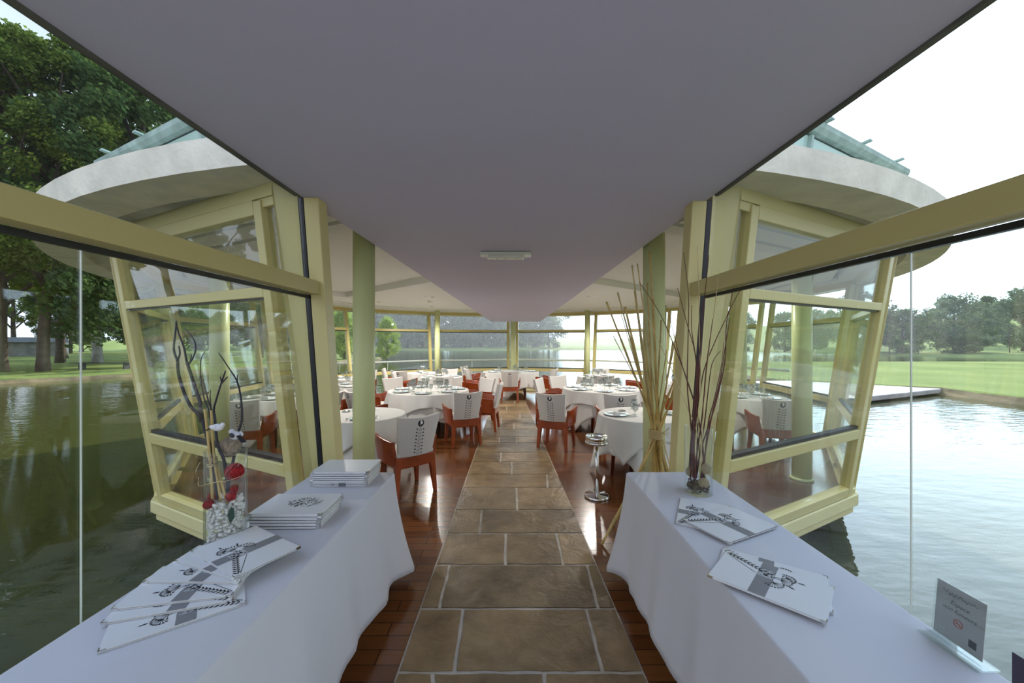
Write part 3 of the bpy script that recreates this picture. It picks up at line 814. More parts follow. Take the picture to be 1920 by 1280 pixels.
w.tube(smooth_path([atd(372, 895, 1.68), atd(372, 910, 1.68), atd(382, 909, 1.66), atd(410, 903, 1.645), atd(430, 900, 1.66), atd(464, 888, 1.70)]), .0014, 5)
w.tube(smooth_path([atd(376, 865, 1.70), atd(368, 880, 1.68), atd(367, 890, 1.68)]), .001, 5)
w.tube(smooth_path([atd(390, 912, 1.70), atd(398, 890, 1.71), atd(394, 874, 1.72), atd(400, 862, 1.735)]), .0012, 5)
tag(w.build('gold_wire', M['wire']), 'thin gold wire wound round the canes and the pebble vase', 'wire')
def shaggy(c, r, mat, name, lbl, cat='ball', group=None, strands=70, seed=1, sr=.0013, filled=True):
    m = MB(); q = random.Random(seed)
    if filled: m.ball((0, 0, 0), r * (.86 if name == 'wicker_ball' else .93), 18, 12)
    for k in range(strands):
        a = Vector((q.gauss(0, 1), q.gauss(0, 1), q.gauss(0, 1))).normalized(); b = a.orthogonal().normalized(); b = (Matrix.Rotation(q.uniform(0, 6.3), 3, a) @ b)
        rad = r * q.uniform(.93, 1.0); s0 = q.uniform(0, 6.3); ln = q.uniform(1.5, 4.5)
        off = q.uniform(-.6, .6); rr_ = math.sqrt(1 - off * off)
        cxx = a.cross(b)
        m.tube([(a * off + (b * math.cos(s0 + ln * t / 9) + cxx * math.sin(s0 + ln * t / 9)) * rr_) * rad for t in range(10)], sr, 4, 0, False)
    o = m.build(name, mat, None, loc=c); return tag(o, lbl, cat, group)
shaggy(atd(440, 884, 1.715), .037, M['red_ball'], 'sisal_ball', 'large red shaggy ball on top in the pebble vase', seed=3)
shaggy(atd(431, 838, 1.80) , .046, M['wicker_pale'], 'sisal_ball', 'beige shaggy ball wedged over the rim of the pebble vase', seed=4, strands=110)
for k, (x, y, d, l) in enumerate(((391, 945, 1.69, 'small red ball low at the left wall of the pebble vase'), (399, 931, 1.75, 'small red ball behind the canes in the pebble vase'),
                                  (433, 930, 1.70, 'small red ball on the pebbles right of the canes'), (437, 917, 1.775, 'small red ball half hidden behind another, right of the canes'))):
    shaggy(atd(x, y, d), .021, M['red_ball'], 'sisal_ball', l, group='small red balls in the pebble vase', strands=40, seed=10 + k)
def bird(x, y, d, rz, lbl, s=1.0, tilt=0.0):
    o = thing('bird_ornament', lbl, 'ornament', atd(x, y, d), rz)
    m = MB(); m.ball((0, 0, 0), .017 * s, 12, 8, 0, (1.6, 1, .95)); m.ball((.028 * s, 0, .012 * s), .0105 * s, 10, 7)
    m.build('body', M['feather'], o)
    m = MB(); m.hexa([Vector(p) * s for p in ((-.02, -.006, 0), (-.02, .006, 0), (-.02, .006, .006), (-.02, -.006, .006))], [Vector(p) * s for p in ((-.066, -.009, -.020), (-.066, .009, -.020), (-.066, .009, -.017), (-.066, -.009, -.017))])
    m.build('tail', M['twig_dark'], o)
    for sy in (-1, 1):
        m = MB(); m.ball((-.008 * s, sy * .016 * s, .004 * s), .012 * s, 10, 6, 0, (1.7, .3, .8)); m.build('wing', M['twig_dark'] if sy > 0 else M['feather'], o)
    m = MB(); m.lathe([(.003 * s, 0), (0.0002, .012 * s)], 8); b = m.build('beak', M['bamboo'], o); b.location = (.037 * s, 0, .012 * s); b.rotation_euler = (0, PI / 2, 0)
bird(408, 801, 1.695, math.radians(-15), 'small white bird ornament on the branch above the pebble vase')
bird(441, 816, 1.745, math.radians(150), 'small white bird ornament perched on the beige ball', 1.15)
m = MB(); m.add([VC + Vector((.058, -.053, z)) + Vector((x, x * .5, 0)) for x, z in ((.0, .10), (.014, .125), (.012, .165), (.002, .175), (-.010, .14))], [(0, 1, 2, 3, 4)])
o = m.build('leaf', M['leaf_dark']); so = o.modifiers.new('t', 'SOLIDIFY'); so.thickness = .001; tag(o, 'dark green leaf pressed against the glass among the white pebbles', 'leaf')

# ---------------------------------------------------------------- right vase with twigs
VR_ = Vector((1.109, 2.285, CT + .001))
glass_vase(VR_, .078, .395, 'clear glass cylinder vase holding dark red twigs on the right table')
def zz(pts): return [(1120 + x / 3.556, 440 + y / 3.556) for x, y in pts]
tw = [
 ([(575, 120), (607, 400), (605, 700), (600, 1000), (622, 1250), (650, 1560)], 'twig_red', 'dark red twig reaching highest at the left of the glass vase, nearly upright'),
 ([(535, 355), (600, 600), (650, 780), (665, 1000), (652, 1250), (640, 1560)], 'twig_red', None),
 ([(630, 470), (630, 640), (660, 850), (655, 1050), (640, 1250), (655, 1570)], 'twig_red', None),
 ([(668, 75), (675, 330), (680, 700), (690, 1000), (670, 1250), (690, 1560)], 'bamboo_pale', 'pale straight cane rising highest of all from the twig vase'),
 ([(745, 135), (725, 330), (697, 560), (682, 850), (672, 1200), (660, 1560)], 'twig_red', None),
 ([(810, 225), (790, 420), (755, 700), (722, 1000), (705, 1250), (680, 1560)], 'bamboo_pale', 'pale cane with small knots leaning right out of the twig vase'),
 ([(905, 325), (880, 500), (790, 700), (712, 900), (680, 1100), (625, 1400), (620, 1570)], 'twig_red', None),
 ([(965, 345), (880, 510), (858, 640), (850, 850), (782, 1150), (700, 1400), (650, 1570)], 'twig_red', 'dark red twig bowing farthest to the right above the twig vase'),
 ([(885, 560), (852, 750), (822, 950), (755, 1250), (690, 1570)], 'twig_red', None),
 ([(820, 775), (765, 860), (738, 1050), (715, 1250), (660, 1560)], 'twig_red', 'short dark twig with a hooked tip on the right of the twig vase'),
 ([(480, 540), (545, 800), (600, 980), (655, 1150), (700, 1380), (715, 1560)], 'twig_red', None),
 ([(280, 315), (420, 530), (520, 760), (600, 970), (665, 1180), (700, 1400), (700, 1560)], 'twig_red', 'long dark twig leaning farthest left across the green column'),
 ([(310, 490), (400, 690), (510, 930), (600, 1150), (660, 1300), (725, 1570)], 'bamboo_pale', 'pale thin cane leaning far left out of the twig vase'),
 ([(845, 720), (822, 900), (772, 1130), (740, 1260), (705, 1560)], 'twig_red', None),
 ([(770, 560), (742, 760), (720, 950), (700, 1200), (640, 1560)], 'twig_red', None),
 ([(700, 480), (690, 700), (672, 900), (660, 1150), (620, 1560)], 'twig_red', None)]
rr = random.Random(9)
for k, (p, mt, l) in enumerate(tw):
    p = zz([(x, y + (60 if y > 1540 else 0)) for x, y in p])[::-1]; dd = 2.285 + rr.uniform(-.035, .04); d1 = dd + rr.uniform(-.12, .14)
    if k in (11, 12): d1 = dd + .15
    th = .0046 if mt == 'twig_red' else .0038
    twig_thing('twig' if mt == 'twig_red' else 'cane', [(p, dd, d1, th, .0016)], M[mt], l or 'dark red twig among the close bunch standing in the glass vase', 'twig' if mt == 'twig_red' else 'cane', 'twigs in the right glass vase')
for k, (x, y, d, r, l) in enumerate(((1323, 878, 2.26, .031, 'upper wicker ball against the right wall of the twig vase'), (1319, 905, 2.25, .029, 'lower wicker ball in front in the twig vase'),
                                     (1295, 884, 2.315, .028, 'wicker ball at the left wall of the twig vase'), (1304, 911, 2.30, .026, 'wicker ball at the bottom of the twig vase behind the stems'))):
    shaggy(atd(x, y, d), r, M['wicker'], 'wicker_ball', l, group='wicker balls in the twig vase', strands=80, seed=30 + k, sr=.0021, filled=True)
m = MB(); rr = random.Random(14)
for k in range(240):
    a = rr.uniform(0, 6.3); r = .062 * math.sqrt(rr.random()); m.ball((r * math.cos(a), r * math.sin(a), .020 + rr.random() * .045), rr.uniform(.005, .009), 6, 4, 0, (1, .7, .6), Matrix.Rotation(rr.uniform(0, 3), 3, 'Y'))
tag(m.build('potpourri', M['potpourri'], None, loc=VR_), 'brown dried husks covering the bottom of the twig vase', 'potpourri', None, 'stuff')

# ---------------------------------------------------------------- sign in an acrylic holder, and a dark card beside it
SX = 1.292; sy0, sy1 = 1.056, 1.178; sz0 = CT + .017; sh = .158
sg = thing('table_sign', 'small grey no smoking sign in a clear holder on the right table', 'sign', (SX, (sy0 + sy1) / 2, CT + .001), -PI / 2)
# local x runs towards the viewer, local -y faces the walkway
hw = (sy1 - sy0) / 2; T = Matrix.Rotation(math.radians(-5), 3, 'X')
m = MB(); m.box(T @ Vector((0, 0, .017 + sh / 2)), (2 * hw, .0016, sh), 0, T); m.build('card', M['card'], sg)
m = MB(); m.box((0, 0, .003), (2 * hw + .03, .07, .004)); m.box(T @ Vector((0, -.004, .017 + sh / 2)), (2 * hw + .004, .002, sh + .004), 0, T)
m.box((0, -.012, .012), (2 * hw + .01, .003, .018), 0, Matrix.Rotation(.9, 3, 'X'))
m.build('holder', M['acrylic'], sg)
def text(s, size, x, z, mat, par, shear=.35, name='lettering', bold=0.0):
    cu = bpy.data.curves.new('t', 'FONT'); cu.body = s; cu.size = size; cu.shear = shear; cu.align_x = 'CENTER'; cu.offset = bold; cu.extrude = .0001
    ob = bpy.data.objects.new('t', cu); COL.objects.link(ob)
    bpy.context.view_layer.update()
    me = bpy.data.meshes.new_from_object(ob.evaluated_get(bpy.context.evaluated_depsgraph_get()))
    bpy.data.objects.remove(ob)
    me.name = name; me.materials.clear(); me.materials.append(mat)
    o = bpy.data.objects.new(name, me); COL.objects.link(o); o.parent = par
    p = T @ Vector((x, -.0016, z)); o.location = p; o.rotation_euler = (PI / 2 + math.radians(-5), 0, 0)
    return o
M['faint'] = pmat('faint_grey_ink', (0.26, 0.26, 0.30), 0.6); M['txt'] = pmat('grey_ink', (0.10, 0.115, 0.12), 0.6)
text('Espace', .0175, 0, .017 + .105, M['txt'], sg); text('non fumeurs', .0165, 0, .017 + .085, M['txt'], sg)
m = MB(); rr = random.Random(3)
P = [T @ Vector((-.045 + .09 * i / 40, -.0016, .017 + .134 + .006 * math.sin(i * 1.3) * (1 - i / 60) + .002 * math.sin(i * .4))) for i in range(41)]
m.tube(P, .0006, 4); m.build('signature_flourish', M['faint'], sg)
m = MB(); c0 = T @ Vector((0, -.0018, .017 + .060))
m.tube([c0 + T @ Vector((.011 * math.cos(2 * PI * k / 24), 0, .011 * math.sin(2 * PI * k / 24))) for k in range(25)], .0009, 5)
m.bar(c0 + T @ Vector((-.008, 0, .008)), c0 + T @ Vector((.008, 0, -.008)), .0015, .0006, (0, 1, 0)); m.bar(c0 + T @ Vector((-.007, .0002, -.001)), c0 + T @ Vector((.007, .0002, -.001)), .0025, .0004, (0, 1, 0))
m.build('no_smoking_symbol', M['red_print'], sg)
m = MB(); m.box(T @ Vector((.037, -.0014, .017 + .028)), (.018, .0012, .020), 0, T); m.build('dark_emblem', M['ink'], sg)
m = MB(); m.box(T @ Vector((-.036, -.0012, .017 + .024)), (.020, .0006, .010), 0, T); m.build('pale_emblem', M['pattern_print'], sg)
dc = thing('upright_card', 'dark violet upright card standing at the very edge of the right table', 'card', (1.232, .893, CT + .001), -PI / 2)
m = MB(); m.box((0, 0, .0675), (.105, .004, .135)); m.build('card', M['card_dark'], dc, bevel=.0015)
m = MB(); m.box((0, 0, .002), (.11, .05, .003)); m.build('holder', M['acrylic'], dc)
# ================================================================= dining room furniture
def make_chair():
    t = thing('dining_chair', 'x', 'chair', (0, 0, 0), 0, 'dining chairs with printed white covers')
    m = MB()
    m.box((0, 0, .372), (.45, .44, .125)); m.build('seat_frame', M['wood_red'], t, bevel=.012)
    m = MB(); m.box((0, .0, .455), (.43, .43, .06)); m.build('seat_cushion', M['cover'], t, bevel=.022)
    for sx in (-1, 1):
        for sy in (-1, 1):
            x0, y0 = sx * .195, sy * .18; x1, y1 = sx * .225, sy * (.225 if sy < 0 else .205)
            m = MB(); a, b = .034, .019
            m.hexa([Vector((x1 + i * b, y1 + j * b, 0)) for i, j in ((-1, -1), (1, -1), (1, 1), (-1, 1))], [Vector((x0 + i * a, y0 + j * a, .43)) for i, j in ((-1, -1), (1, -1), (1, 1), (-1, 1))])
            m.build('leg', M['wood_red'], t, bevel=.006)
    # low curved arm shells
    for sx in (-1, 1):
        m = MB(); n = 9; vs = []; fs = []
        for k in range(n + 1):
            u = k / n; y = -.19 + .40 * u
            x = sx * (.215 + .045 * math.sin(u * PI * .8)); top = .60 + .055 * u; lo = .345 + .02 * u
            if u > .8: top -= .02 * ((u - .8) / .2) ** 2
            ln_ = sx * .035
            for dx, z in ((-.013, lo), (.013, lo), (.013 + abs(ln_), top), (-.013 + abs(ln_), top)):
                vs.append((x + sx * dx, y, z))
        for k in range(n):
            for j in range(4): fs.append((k * 4 + j, k * 4 + (j + 1) % 4, (k + 1) * 4 + (j + 1) % 4, (k + 1) * 4 + j))
        fs += [(0, 1, 2, 3), tuple(n * 4 + j for j in range(4))]
        m.add(vs, fs); m.build('armrest', M['wood_red'], t, bevel=.005)
    # back in its cover, leaning backwards, top edge dipping in the middle
    m = MB(); nx, nz = 10, 8; vs = []; fs = []
    def bp(u, v, off):
        hw = .195 + .045 * v; x = (2 * u - 1) * hw; z = .432 + v * (.443 - .022 * (1 - (2 * u - 1) ** 2))
        y = -.215 - .10 * v + .035 * (2 * u - 1) ** 2 + off
        return (x, y, z)
    for off in (-.026, .026):
        for j in range(nz + 1):
            for i in range(nx + 1): vs.append(bp(i / nx, j / nz, off))
    S = (nx + 1) * (nz + 1); I = lambda s, i, j: s * S + j * (nx + 1) + i
    for j in range(nz):
        for i in range(nx):
            fs.append((I(0, i, j), I(0, i + 1, j), I(0, i + 1, j + 1), I(0, i, j + 1))); fs.append((I(1, i, j), I(1, i, j + 1), I(1, i + 1, j + 1), I(1, i + 1, j)))
    for i in range(nx):
        fs.append((I(0, i, 0), I(1, i, 0), I(1, i + 1, 0), I(0, i + 1, 0))); fs.append((I(0, i, nz), I(0, i + 1, nz), I(1, i + 1, nz), I(1, i, nz)))
    for j in range(nz):
        fs.append((I(0, 0, j), I(0, 0, j + 1), I(1, 0, j + 1), I(1, 0, j))); fs.append((I(0, nx, j), I(1, nx, j), I(1, nx, j + 1), I(0, nx, j + 1)))
    m.add(vs, fs, 0, False); bc = m.build('back_cover', M['cover'], t, bevel=.008)
    p = MB()
    def q(x, z):                                   # point just behind the rear face
        v = (z - .432) / .433; hw = .195 + .045 * v; u = (x / hw + 1) / 2
        a = Vector(bp(u, v, -.0285)); a.x = x; a.z = z; return a
    def patch(cx, cz, rx, rz, mi, n=12, lift=0.0):
        p.add([q(cx + rx * math.cos(2 * PI * k / n), cz + rz * math.sin(2 * PI * k / n)) + Vector((0, -lift, 0)) for k in range(n)], [tuple(range(n))], mi)
    patch(0, .792, .035, .038, 0, 18); patch(.006, .797, .014, .018, 1, 12, .0008); patch(-.008, .782, .007, .012, 2, 8, .0012)
    for k in range(8):
        z = .745 - k * .037
        for s in (-1, 1):
            patch(s * .038, z - .012 - (.010 if s > 0 else 0), .0115, .0075, 0, 6); patch(s * .013, z - .026, .004, .009, 0, 6)
    p.add([q(-.0016, .45), q(.0016, .45), q(.0016, .755), q(-.0016, .755)], [(0, 1, 2, 3)], 2)
    p.build('print', [M['ink'], M['napkin'], M['grey_print']], bc)
    return t
chair0 = make_chair()
first = [True]
def chair(x, y, fx, fy, label):
    rz = math.atan2(-fx, fy)
    if first[0]:
        first[0] = False; chair0.location = (x, y, .0005); chair0.rotation_euler = (0, 0, rz); chair0['label'] = label; return chair0
    return dup_at(chair0, (x, y, .0005), rz, label, 'dining chairs with printed white covers')

def round_cloth_mesh(r, half, z, ph, rn, thick=0.0, amp=1.0, zmin=.05):
    n = 120; vs = []; fs = []
    def prof(i, lev, L):
        a = 2 * PI * i / n; b = a + ph
        hs = half / max(abs(math.cos(b)), abs(math.sin(b)))
        drop = min(hs - r, z - zmin)
        c = ((hs - half) / (half * .414)) if half else 0     # 1 at the corners of the square cloth
        t = lev / L
        fold = (math.sin(a * 13 + rn) * .55 + math.sin(a * 23 + rn * 2) * .3 + math.sin(a * 5 + rn * 3) * .4)
        o_ = .006 + thick + t * (.035 + .055 * c * t) + amp * .034 * fold * t
        return (r + o_) * math.cos(a), (r + o_) * math.sin(a), z - .010 - drop * t
    L = 10
    for i in range(n):
        a = 2 * PI * i / n; vs.append(((r - .02) * math.cos(a), (r - .02) * math.sin(a), z))
    for k in range(4):
        q = PI / 2 * k / 3
        for i in range(n):
            a = 2 * PI * i / n; R = r - .004 + thick + .010 * math.sin(q); vs.append((R * math.cos(a), R * math.sin(a), z - .010 + .010 * math.cos(q)))
    for k in range(1, L + 1):
        for i in range(n): vs.append(prof(i, k, L))
    rings = len(vs) // n
    for j in range(rings - 1):
        for i in range(n): fs.append((j * n + i, (j + 1) * n + i, (j + 1) * n + (i + 1) % n, j * n + (i + 1) % n))
    fs.append(tuple(range(n)))
    m = MB(); m.add(vs, fs, 0, True); m.sm[-1] = False
    return m
def round_table(x, y, r, tl, cl, seed, overlay=True):
    t = thing('round_table', tl, 'table', (x, y, .0005), .3 * seed, 'round dining tables under white cloths')
    MB().lathe([(r - .02, .70), (r - .006, .703), (r - .006, .727), (r - .02, .73)], 48).build('tabletop', M['wood_dark'], t)
    for k in range(4):
        a = PI / 4 + k * PI / 2; q = Vector((math.cos(a), math.sin(a), 0))
        MB().tube([q * (r * .62) + Vector((0, 0, .70)), q * (r * .72) + Vector((0, 0, .0))], [.034, .02], 8).build('leg', M['wood_dark'], t)
    rn = random.Random(seed).uniform(0, 6)
    m = round_cloth_mesh(r, r + .40, .7375, rn * .7, rn)
    o = m.build('tablecloth', M['linen_room'], None, loc=(x, y, 0)); tag(o, cl, 'tablecloth', 'white cloths on the round tables')
    s = o.modifiers.new('thickness', 'SOLIDIFY'); s.thickness = .0015; s.offset = -1
    if overlay:
        m = round_cloth_mesh(r, r + .20, .7415, rn * .7 + .5, rn + 1.7, .006, .9)
        o2 = m.build('top_cloth', M['linen_room'], o)
        s = o2.modifiers.new('thickness', 'SOLIDIFY'); s.thickness = .0012; s.offset = -1
    return t
TT = .743
tabs = {
 'A': (-1.86, 4.80, .50, 'near left round table partly behind the thick green column', 'near left round table behind the green column'),
 'B': (-1.56, 7.20, .73, 'large round table left of the walkway, middle of the room', 'large round table left of the walkway'),
 'C': (-2.62, 11.25, .46, 'small round table by the far left window', 'small round table by the far left window'),
 'D': (-1.82, 9.95, .52, 'round table behind the large left one', 'round table behind the large left one'),
 'E': (-.02, 11.72, .83, 'wide table at the head of the walkway, far end', 'wide table at the head of the walkway'),
 'F': (1.75, 7.50, .74, 'large round table right of the walkway, middle of the room', 'large round table right of the walkway'),
 'G': (2.25, 10.05, .52, 'round table behind the large right one', 'round table behind the large right one'),
 'H': (1.62, 4.80, .52, 'near right round table behind the bamboo canes', 'near right round table behind the bamboo canes'),
 'I': (3.95, 6.40, .52, 'round table seen through the right tilted window', 'round table in the right tilted window'),
 'J': (-3.92, 6.30, .52, 'round table seen through the left tilted window', 'round table in the left tilted window'),
 'K': (-4.05, 9.55, .48, 'round table by the side windows left of the column', 'round table by the left side windows'),
 'L': (-3.40, 7.95, .50, 'round table between the left column and the doorway post', 'round table left of the thick left column'),
 'N': (3.45, 8.30, .50, 'round table behind the bamboo, right of the large right table', 'round table by the right side windows')}
for i, (k, (x, y, r, tl, cl)) in enumerate(tabs.items()):
    round_table(x, y, r, tl + ', under a cloth', 'white cloth draped over the ' + cl, i + 1, k not in 'CEKL')

# ---- chairs: x, y, facing, label
CH = [
 (-1.17, 4.28, -.66, .75, 'chair with printed cover nearest the viewer on the left, at the near left table'),
 (-.80, 6.22, -.42, .90, 'chair with orange-red arm in front of the large left table, beside the walkway'),
 (-.50, 7.2, -1, .10, 'chair seen edge-on at the walkway side of the large left table'),
 (-.72, 8.02, -.75, -.66, 'chair with plain inner back showing, far walkway side of the large left table'),
 (-1.02, 9.85, -1, .05, 'chair with small emblem showing, walkway side of the second left table'),
 (-.06, 10.50, 0, 1, 'chair with centred emblem at the head of the walkway, seen from behind'),
 (-1.05, 11.2, .9, .42, 'chair at the left of the wide far table, red arm towards the walkway'),
 (-1.80, 10.85, 0, -1, 'chair facing the viewer behind the second left table'),
 (-1.25, 12.05, .95, -.3, 'chair behind the left end of the wide far table'),
 (.98, 11.15, -.9, .45, 'chair at the right of the wide far table, emblem and red arm visible'),
 (.70, 6.05, .42, .9, 'chair with emblem and orange-red arm in front of the large right table, beside the walkway'),
 (.80, 7.95, .9, -.42, 'chair with plain inner back showing, walkway side of the large right table'),
 (1.18, 8.55, .5, -.85, 'chair seen edge-on behind the large right table, near the walkway'),
 (1.62, 5.98, .05, 1, 'chair with emblem seen from behind between the two right tables'),
 (2.52, 10.95, -.3, -1, 'chair facing the viewer behind the second right table'),
 (2.15, 9.16, .1, 1, 'chair with emblem seen from behind at the second right table'),
 (3.15, 9.85, -1, .2, 'chair at the right side of the second right table'),
 (3.55, 9.22, 0, -1, 'white-backed chair behind the bamboo, facing the viewer'),
 (-2.62, 7.30, 1, 0, 'chair at the left side of the large left table, just right of the column'),
 (-2.36, 6.28, .7, .72, 'chair at the near left corner of the large left table, behind the column'),
 (-2.38, 8.12, .72, -.65, 'chair at the far left corner of the large left table, inner back showing'),
 (-1.55, 8.35, 0, -1, 'chair facing the viewer behind the large left table'),
 (-2.72, 9.75, 1, .15, 'chair with emblem at the left side of the second left table'),
 (-3.42, 11.12, 1, .2, 'chair left of the small table by the far left window'),
 (-2.95, 10.55, .3, 1, 'chair in front of the small table by the far left window'),
 (2.86, 7.30, -1, 0, 'chair at the right side of the large right table, behind the bamboo'),
 (3.72, 5.50, .2, 1, 'chair with emblem seen through the right tilted window, from behind'),
 (3.02, 5.95, .9, .35, 'chair with orange seat seen low through the right tilted window'),
 (-3.70, 5.42, -.2, 1, 'chair with emblem seen through the left tilted window, from behind'),
 (-3.02, 5.95, -.9, .35, 'chair turned aside seen through the left tilted window'),
 (-4.20, 8.75, .2, 1, 'chair in front of the table by the left side windows'),
 (-3.95, 10.3, 0, -1, 'chair behind the table by the left side windows'),
 (-3.3, 7.1, 0, 1, 'chair in front of the table left of the thick column')]
for c in CH: chair(*c)

# ---- place settings
def goblet():
    m = MB(); m.lathe([(.033, 0), (.033, .002), (.006, .005), (.0035, .012), (.0035, .085), (.012, .098), (.032, .122), (.038, .150), (.034, .195), (.033, .195), (.0365, .150), (.030, .124), (.010, .102), (.0005, .099)], 16)
    return m.mesh('wine_glass', M['wglass'])
def tumbler():
    m = MB(); m.lathe([(.030, 0), (.030, .002), (.006, .006), (.004, .012), (.004, .050), (.016, .060), (.036, .085), (.038, .115), (.033, .145), (.032, .145), (.0365, .115), (.034, .087), (.014, .064), (.0005, .062)], 16)
    return m.mesh('water_glass', M['wglass'])
def plate_m():
    m = MB(); m.lathe([(.0005, .004), (.085, .004), (.10, .006), (.145, .013), (.148, .0155), (.145, .0165), (.10, .0095), (.085, .0075), (.0005, .0075)], 36); return m.mesh('charger_plate', M['plate'])
def napkin_m():
    m = MB(); m.hexa([Vector(p) for p in ((-.05, -.03, 0), (.05, -.03, 0), (.05, .03, 0), (-.05, .03, 0))], [Vector(p) for p in ((-.046, -.008, .034), (.046, -.012, .024), (.046, -.002, .028), (-.046, .002, .036))]); return m.mesh('napkin', M['napkin'])
def knife_m():
    m = MB(); m.box((0, -.055, .003), (.011, .10, .004)); m.hexa([Vector((x, y, .002)) for x, y in ((-.006, -.005), (.006, -.005), (.008, .06), (.0, .105))], [Vector((x, y, .004)) for x, y in ((-.006, -.005), (.006, -.005), (.008, .06), (.0, .105))]); return m.mesh('table_knife', M['silver'])
def fork_m():
    m = MB(); m.box((0, -.035, .003), (.007, .14, .003)); m.box((0, .045, .004), (.020, .03, .003))
    for k in range(4): m.box((-.0082 + k * .0055, .075, .005), (.003, .035, .003))
    return m.mesh('table_fork', M['silver'])
GM = {'wine_glass': goblet(), 'water_glass': tumbler(), 'charger_plate': plate_m(), 'napkin': napkin_m(), 'table_knife': knife_m(), 'table_fork': fork_m()}
CATS = {'wine_glass': 'glass', 'water_glass': 'glass', 'charger_plate': 'plate', 'napkin': 'napkin', 'table_knife': 'knife', 'table_fork': 'fork'}
LBL = {'wine_glass': 'clear tall wine glass on the %s', 'water_glass': 'clear short-stemmed water glass on the %s', 'charger_plate': 'grey-green glass plate set on the %s', 'napkin': 'folded white napkin on a plate on the %s',
       'table_knife': 'silver knife beside a plate on the %s', 'table_fork': 'silver fork beside a plate on the %s'}
GRP = {'wine_glass': 'wine glasses on the %s', 'water_glass': 'water glasses on the %s', 'charger_plate': 'plates on the %s', 'napkin': 'napkins on the %s', 'table_knife': 'knives on the %s', 'table_fork': 'forks on the %s'}
def put(kind, x, y, z, rz, tn):
    o = bpy.data.objects.new(kind, GM[kind]); COL.objects.link(o); o.location = (x, y, z); o.rotation_euler = (0, 0, rz)
    tag(o, LBL[kind] % tn, CATS[kind], GRP[kind] % tn); return o
def setting(tk, n, a0, cutlery, glasses=3):
    x, y, r, _, nm = tabs[tk]
    z = TT if tk not in 'CEKL' else .739
    for k in range(n):
        a = a0 + 2 * PI * k / n
        q = Vector((math.cos(a), math.sin(a), 0)); s = Vector((-q.y, q.x, 0))
        c = Vector((x, y, z)) + q * (r - .185)
        put('charger_plate', c.x, c.y, z, a, nm); put('napkin', c.x, c.y, z + .0085, a + PI / 2, nm)
        g = c - q * .225
        put('wine_glass', *(g + s * .02), a, nm)
        if glasses > 1: put('water_glass', *(g + s * .105 + q * .03), a, nm)
        if glasses > 2: put('wine_glass', *(g - s * .065 + q * .01), a, nm)
        if cutlery:
            e = c + s * .175; put('table_knife', e.x, e.y, z, a + PI / 2, nm); e = c - s * .175; put('table_fork', e.x, e.y, z, a + PI / 2, nm)
setting('A', 2, math.radians(-70), True, 2); setting('B', 7, .25, True); setting('C', 2, -1.2, False, 2); setting('D', 4, .4, False, 2); setting('E', 5, -2.6, False, 2)
setting('F', 7, .1, True); setting('G', 4, .7, False, 2); setting('H', 2, math.radians(10), True, 2); setting('I', 4, .5, False, 2); setting('J', 4, .5, False, 2); setting('K', 2, -.4, False, 2); setting('L', 2, 2.0, False, 1); setting('N', 3, .3, False, 2)
def dish(x, y, lbl):
    o = MB().lathe([(.0005, .004), (.04, .004), (.048, .014), (.052, .015), (.049, .006), (.042, .0005), (.0005, .0005)][::-1], 28).build('silver_dish', M['silver'], None, loc=(x, y, TT)); tag(o, lbl, 'dish')
dish(-2.14, 4.95, 'small round silver dish on the near left table, left of the column'); dish(1.43, 4.99, 'small round silver dish on the near right table, left of the bamboo')
o = MB().lathe([(.022, 0), (.028, .03), (.028, .07), (.026, .07), (.024, .03), (.019, .004), (.0005, .004)], 18).build('candle_glass', M['wglass'], None, loc=(1.62, 5.16, TT)); tag(o, 'small clear candle glass on the near right table by the dish', 'candle holder')
v = thing('bud_vase', 'tiny vase with a flower on the second right table', 'vase', (1.95, 9.85, TT))
MB().lathe([(.02, 0), (.028, .03), (.012, .06), (.015, .075)], 14).build('body', M['silver'], v)
m = MB(); m.tube([(0, 0, .06), (.01, 0, .13)], .002, 5); m.ball((.01, 0, .135), .018, 8, 6); m.build('flower', M['lf_bright'], v)

# ---- ashtray stand
a = thing('ashtray_stand', 'polished steel ashtray stand on the wooden floor right of the walkway', 'ashtray', (.90, 4.08, .0005))
MB().lathe([(.0005, .0), (.128, .0), (.130, .006), (.128, .022), (.120, .030), (.034, .034), (.026, .045), (.0005, .046)], 44).build('base', M['chrome'], a)
MB().lathe([(.021, .044), (.021, .56)], 26).build('pole', M['chrome'], a)
MB().lathe([(.022, .556), (.05, .560), (.112, .566), (.122, .574), (.124, .590), (.112, .596)], 44).build('bowl', M['chrome'], a)
MB().lathe([(.112, .594), (.113, .615), (.117, .620), (.118, .645), (.113, .650), (.105, .648), (.103, .625), (.095, .605), (.0005, .600)], 44).build('ring', M['chrome'], a)

